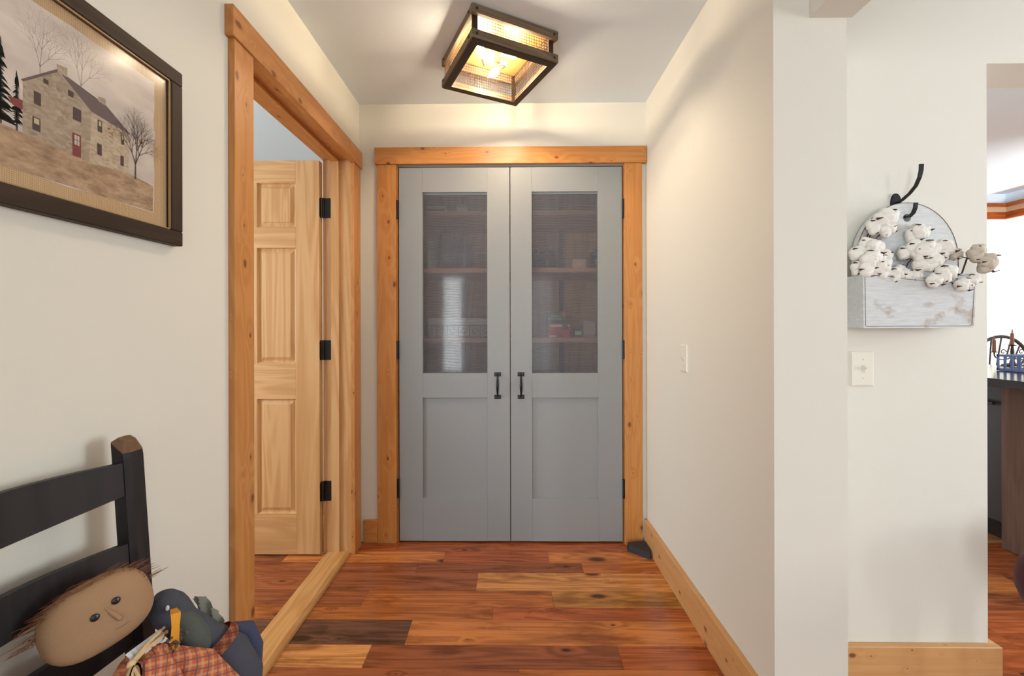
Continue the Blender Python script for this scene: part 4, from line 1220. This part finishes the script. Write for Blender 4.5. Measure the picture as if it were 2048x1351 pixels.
# ------------------------------------------------------------------ kitchen
isl = thing('kitchen_counter', (2.9, 2.1, 0), 'kitchen counter base with reclaimed barn wood end boards', 'cabinet')
yb = 2.272
for i, wd in enumerate((0.112, 0.125, 0.118, 0.13, 0.12)):
    bx('barn_board', BARN, isl, 2.585, 2.605, yb - wd + 0.001, yb - 0.001, 0.002, 0.868, bev=0.001); yb -= wd
bx('carcass', BARN, isl, 2.606, 3.12, yb, 2.268, 0.0, 0.868)
bx('carcass', BARN, isl, 2.72, 3.12, 2.2685, 2.95, 0.08, 0.868)
ct = thing('countertop', (2.8, 2.1, 0.869), 'glossy black kitchen countertop', 'countertop')
bx('slab', STONE, ct, 2.397, 3.20, 1.62, 3.0, 0.870, 0.910, bev=0.003)
bx('front_edge', STONE, ct, 2.394, 2.3968, 1.625, 2.995, 0.872, 0.908)
dw = thing('dishwasher', (2.68, 2.6, 0), 'dark steel dishwasher front beside the barn wood boards', 'dishwasher')
bx('door', STEEL, dw, 2.64, 2.718, 2.296, 2.89, 0.11, 0.845, bev=0.004)
bx('toe_kick', STONE, dw, 2.70, 2.719, 2.296, 2.89, 0.0, 0.10)
bm = B(); tube(bm, [(2.612, 2.33, 0.752), (2.612, 2.86, 0.752)], 0.010, 10)
for y in (2.40, 2.80): tube(bm, [(2.612, y, 0.752), (2.642, y, 0.752)], 0.007, 8)
obj('handle', bm, STEEL, dw, True)
# blue tray basket
bt = thing('blue_tray', (2.95, 2.45, 0.91), 'blue metal rail tray standing on the black countertop', 'tray')
tx0, tx1, ty0, ty1, tz0, tz1 = 2.835, 3.14, 2.33, 2.505, 0.912, 0.998
bm = B()
for z in (tz0 + 0.006, tz1):
    for (a, b_) in (((tx0, ty0), (tx1, ty0)), ((tx1, ty0), (tx1, ty1)), ((tx1, ty1), (tx0, ty1)), ((tx0, ty1), (tx0, ty0))):
        box(bm, min(a[0], b_[0]) - .005, max(a[0], b_[0]) + .005, min(a[1], b_[1]) - .005, max(a[1], b_[1]) + .005, z - 0.006, z + 0.006)
obj('rails', bm, BLUEM, bt)
for i in range(9):
    x = tx0 + (tx1 - tx0) * i / 8
    for y in (ty0, ty1): bx('upright', BLUEM, bt, x - .004, x + .004, y - .004, y + .004, tz0 + 0.012, tz1 - 0.006)
for i in range(1, 5):
    y = ty0 + (ty1 - ty0) * i / 5
    for x in (tx0, tx1): bx('upright', BLUEM, bt, x - .004, x + .004, y - .004, y + .004, tz0 + 0.012, tz1 - 0.006)
bx('tray_floor', BLUEM, bt, tx0, tx1, ty0, ty1, tz0 - 0.001, tz0 + 0.004)
# candelabra
cb = thing('candelabra', (3.12, 2.78, 0.91), 'wrought iron candelabra with rust candles behind the blue tray', 'candelabra')
cxx, cyy = 3.235, 2.78
bm = B(); lathe(bm, (cxx, cyy, 0.9105), [(0.055, 0), (0.05, 0.008), (0.015, 0.018), (0.008, 0.05), (0.010, 0.09), (0.006, 0.13)], 16); obj('stem', bm, BRONZE, cb, True)
for (dx, ztop, zc) in ((-0.115, 0.998, 1.000), (0.115, 0.998, 1.0), (0.0, 1.04, 1.042)):
    if dx:
        pts = [(cxx + dx * (0.5 - 0.5 * math.cos(t)), cyy, 0.985 - 0.035 * math.sin(t)) for t in [k * PI / 10 for k in range(11)]]
        pts.append((cxx + dx, cyy, ztop))
        bm = B(); tube(bm, pts, 0.004, 6)
        tube(bm, [(cxx + dx * 0.5 + 0.02 * math.cos(a) * (1 - a / 8), cyy, 1.0 + 0.02 * math.sin(a) * (1 - a / 8)) for a in [k * 0.5 for k in range(13)]], 0.0028, 5)
        obj('arm', bm, BRONZE, cb, True)
    bm = B(); lathe(bm, (cxx + dx, cyy, ztop - 0.002), [(0.006, 0), (0.02, 0.004), (0.021, 0.007), (0.008, 0.008)], 14); obj('drip_cup', bm, BRONZE, cb, True)
    bm = B(); lathe(bm, (cxx + dx, cyy, zc + 0.004), [(0.0095, 0), (0.009, 0.068), (0.008, 0.074), (0.003, 0.078), (0.004, 0.086), (0.0025, 0.096), (0.0005, 0.104)], 12); obj('candle', bm, RUST, cb, True)
# windsor chair beyond the counter
wc = thing('windsor_chair', (4.62, 4.2, 0), 'black arched-back windsor chair behind the countertop', 'chair')
wcx, wcy, sz = 4.545, 4.0, 0.45
bm = B(); lathe(bm, (wcx, wcy + 0.22, sz - 0.04), [(0.17, 0), (0.225, 0.012), (0.23, 0.03), (0.21, 0.04)], 24); obj('seat', bm, BLACKW, wc, True)
apts = [(wcx - 0.36 * math.cos(t), wcy + 0.04 - 0.05 * math.sin(t), sz + 0.02 + 0.595 * math.sin(t) ** 0.9) for t in [k * PI / 24 for k in range(25)]]
apts[0] = (wcx - 0.16, wcy + 0.09, sz); apts[-1] = (wcx + 0.16, wcy + 0.09, sz)
bm = B(); tube(bm, apts, 0.014, 10); obj('bow_back', bm, BLACKW, wc, True)
for i in range(7):
    t = (i + 1) / 8; xb = wcx - 0.13 + 0.26 * t; a = PI * (0.17 + 0.66 * t)
    bm = B(); tube(bm, [(xb, wcy + 0.08, sz), (wcx - 0.357 * math.cos(a), wcy + 0.04 - 0.05 * math.sin(a), sz + 0.018 + 0.592 * math.sin(a) ** 0.9)], 0.0065, 8); obj('spindle', bm, BLACKW, wc, True)
for sx in (-1, 1):
    for sy in (-1, 1):
        bm = B(); tube(bm, [(wcx + sx * 0.12, wcy + 0.22 + sy * 0.12, sz - 0.03), (wcx + sx * 0.19, wcy + 0.22 + sy * 0.19, 0.0)], [0.018, 0.012], 10); obj('leg', bm, BLACKW, wc, True)
bm = B(); tube(bm, [(wcx - 0.155, wcy + 0.22, 0.2), (wcx + 0.155, wcy + 0.22, 0.2)], 0.010, 8)
tube(bm, [(wcx - 0.155, wcy + 0.065, 0.2), (wcx - 0.155, wcy + 0.375, 0.2)], 0.010, 8); tube(bm, [(wcx + 0.155, wcy + 0.065, 0.2), (wcx + 0.155, wcy + 0.375, 0.2)], 0.010, 8)
obj('stretcher', bm, BLACKW, wc, True)

# ------------------------------------------------------------------ burgundy stool by the kitchen opening
sx, sy = 1.478, 1.0
am = thing('padded_stool', (sx, sy, 0), 'burgundy leather padded round stool near the kitchen opening', 'stool')
bm = B(); lathe(bm, (sx, sy, 0), [(0.10, 0.4220), (0.165, 0.4320), (0.192, 0.4600), (0.204, 0.4950), (0.204, 0.5250), (0.196, 0.5550), (0.170, 0.5800), (0.10, 0.5900), (0.01, 0.5920)], 40)
obj('cushion', bm, LEATHER, am, 60)
bm = B(); lathe(bm, (sx, sy, 0), [(0.15, 0.3980), (0.155, 0.4050), (0.155, 0.4180), (0.15, 0.4215)], 32); obj('seat_ring', bm, BLACKW, am, True)
for k in range(4):
    a = PI / 4 + k * PI / 2; ca, sa = math.cos(a), math.sin(a)
    bm = B(); tube(bm, [(sx + 0.11 * ca, sy + 0.11 * sa, 0.40), (sx + 0.15 * ca, sy + 0.15 * sa, 0.0)], [0.018, 0.013], 12); obj('leg', bm, BLACKW, am, True)
bm = B(); tube(bm, [(sx + 0.138 * math.cos(t), sy + 0.138 * math.sin(t), 0.15) for t in [k * 2 * PI / 24 for k in range(25)]], 0.008, 8); obj('foot_ring', bm, BLACKM, am, True)
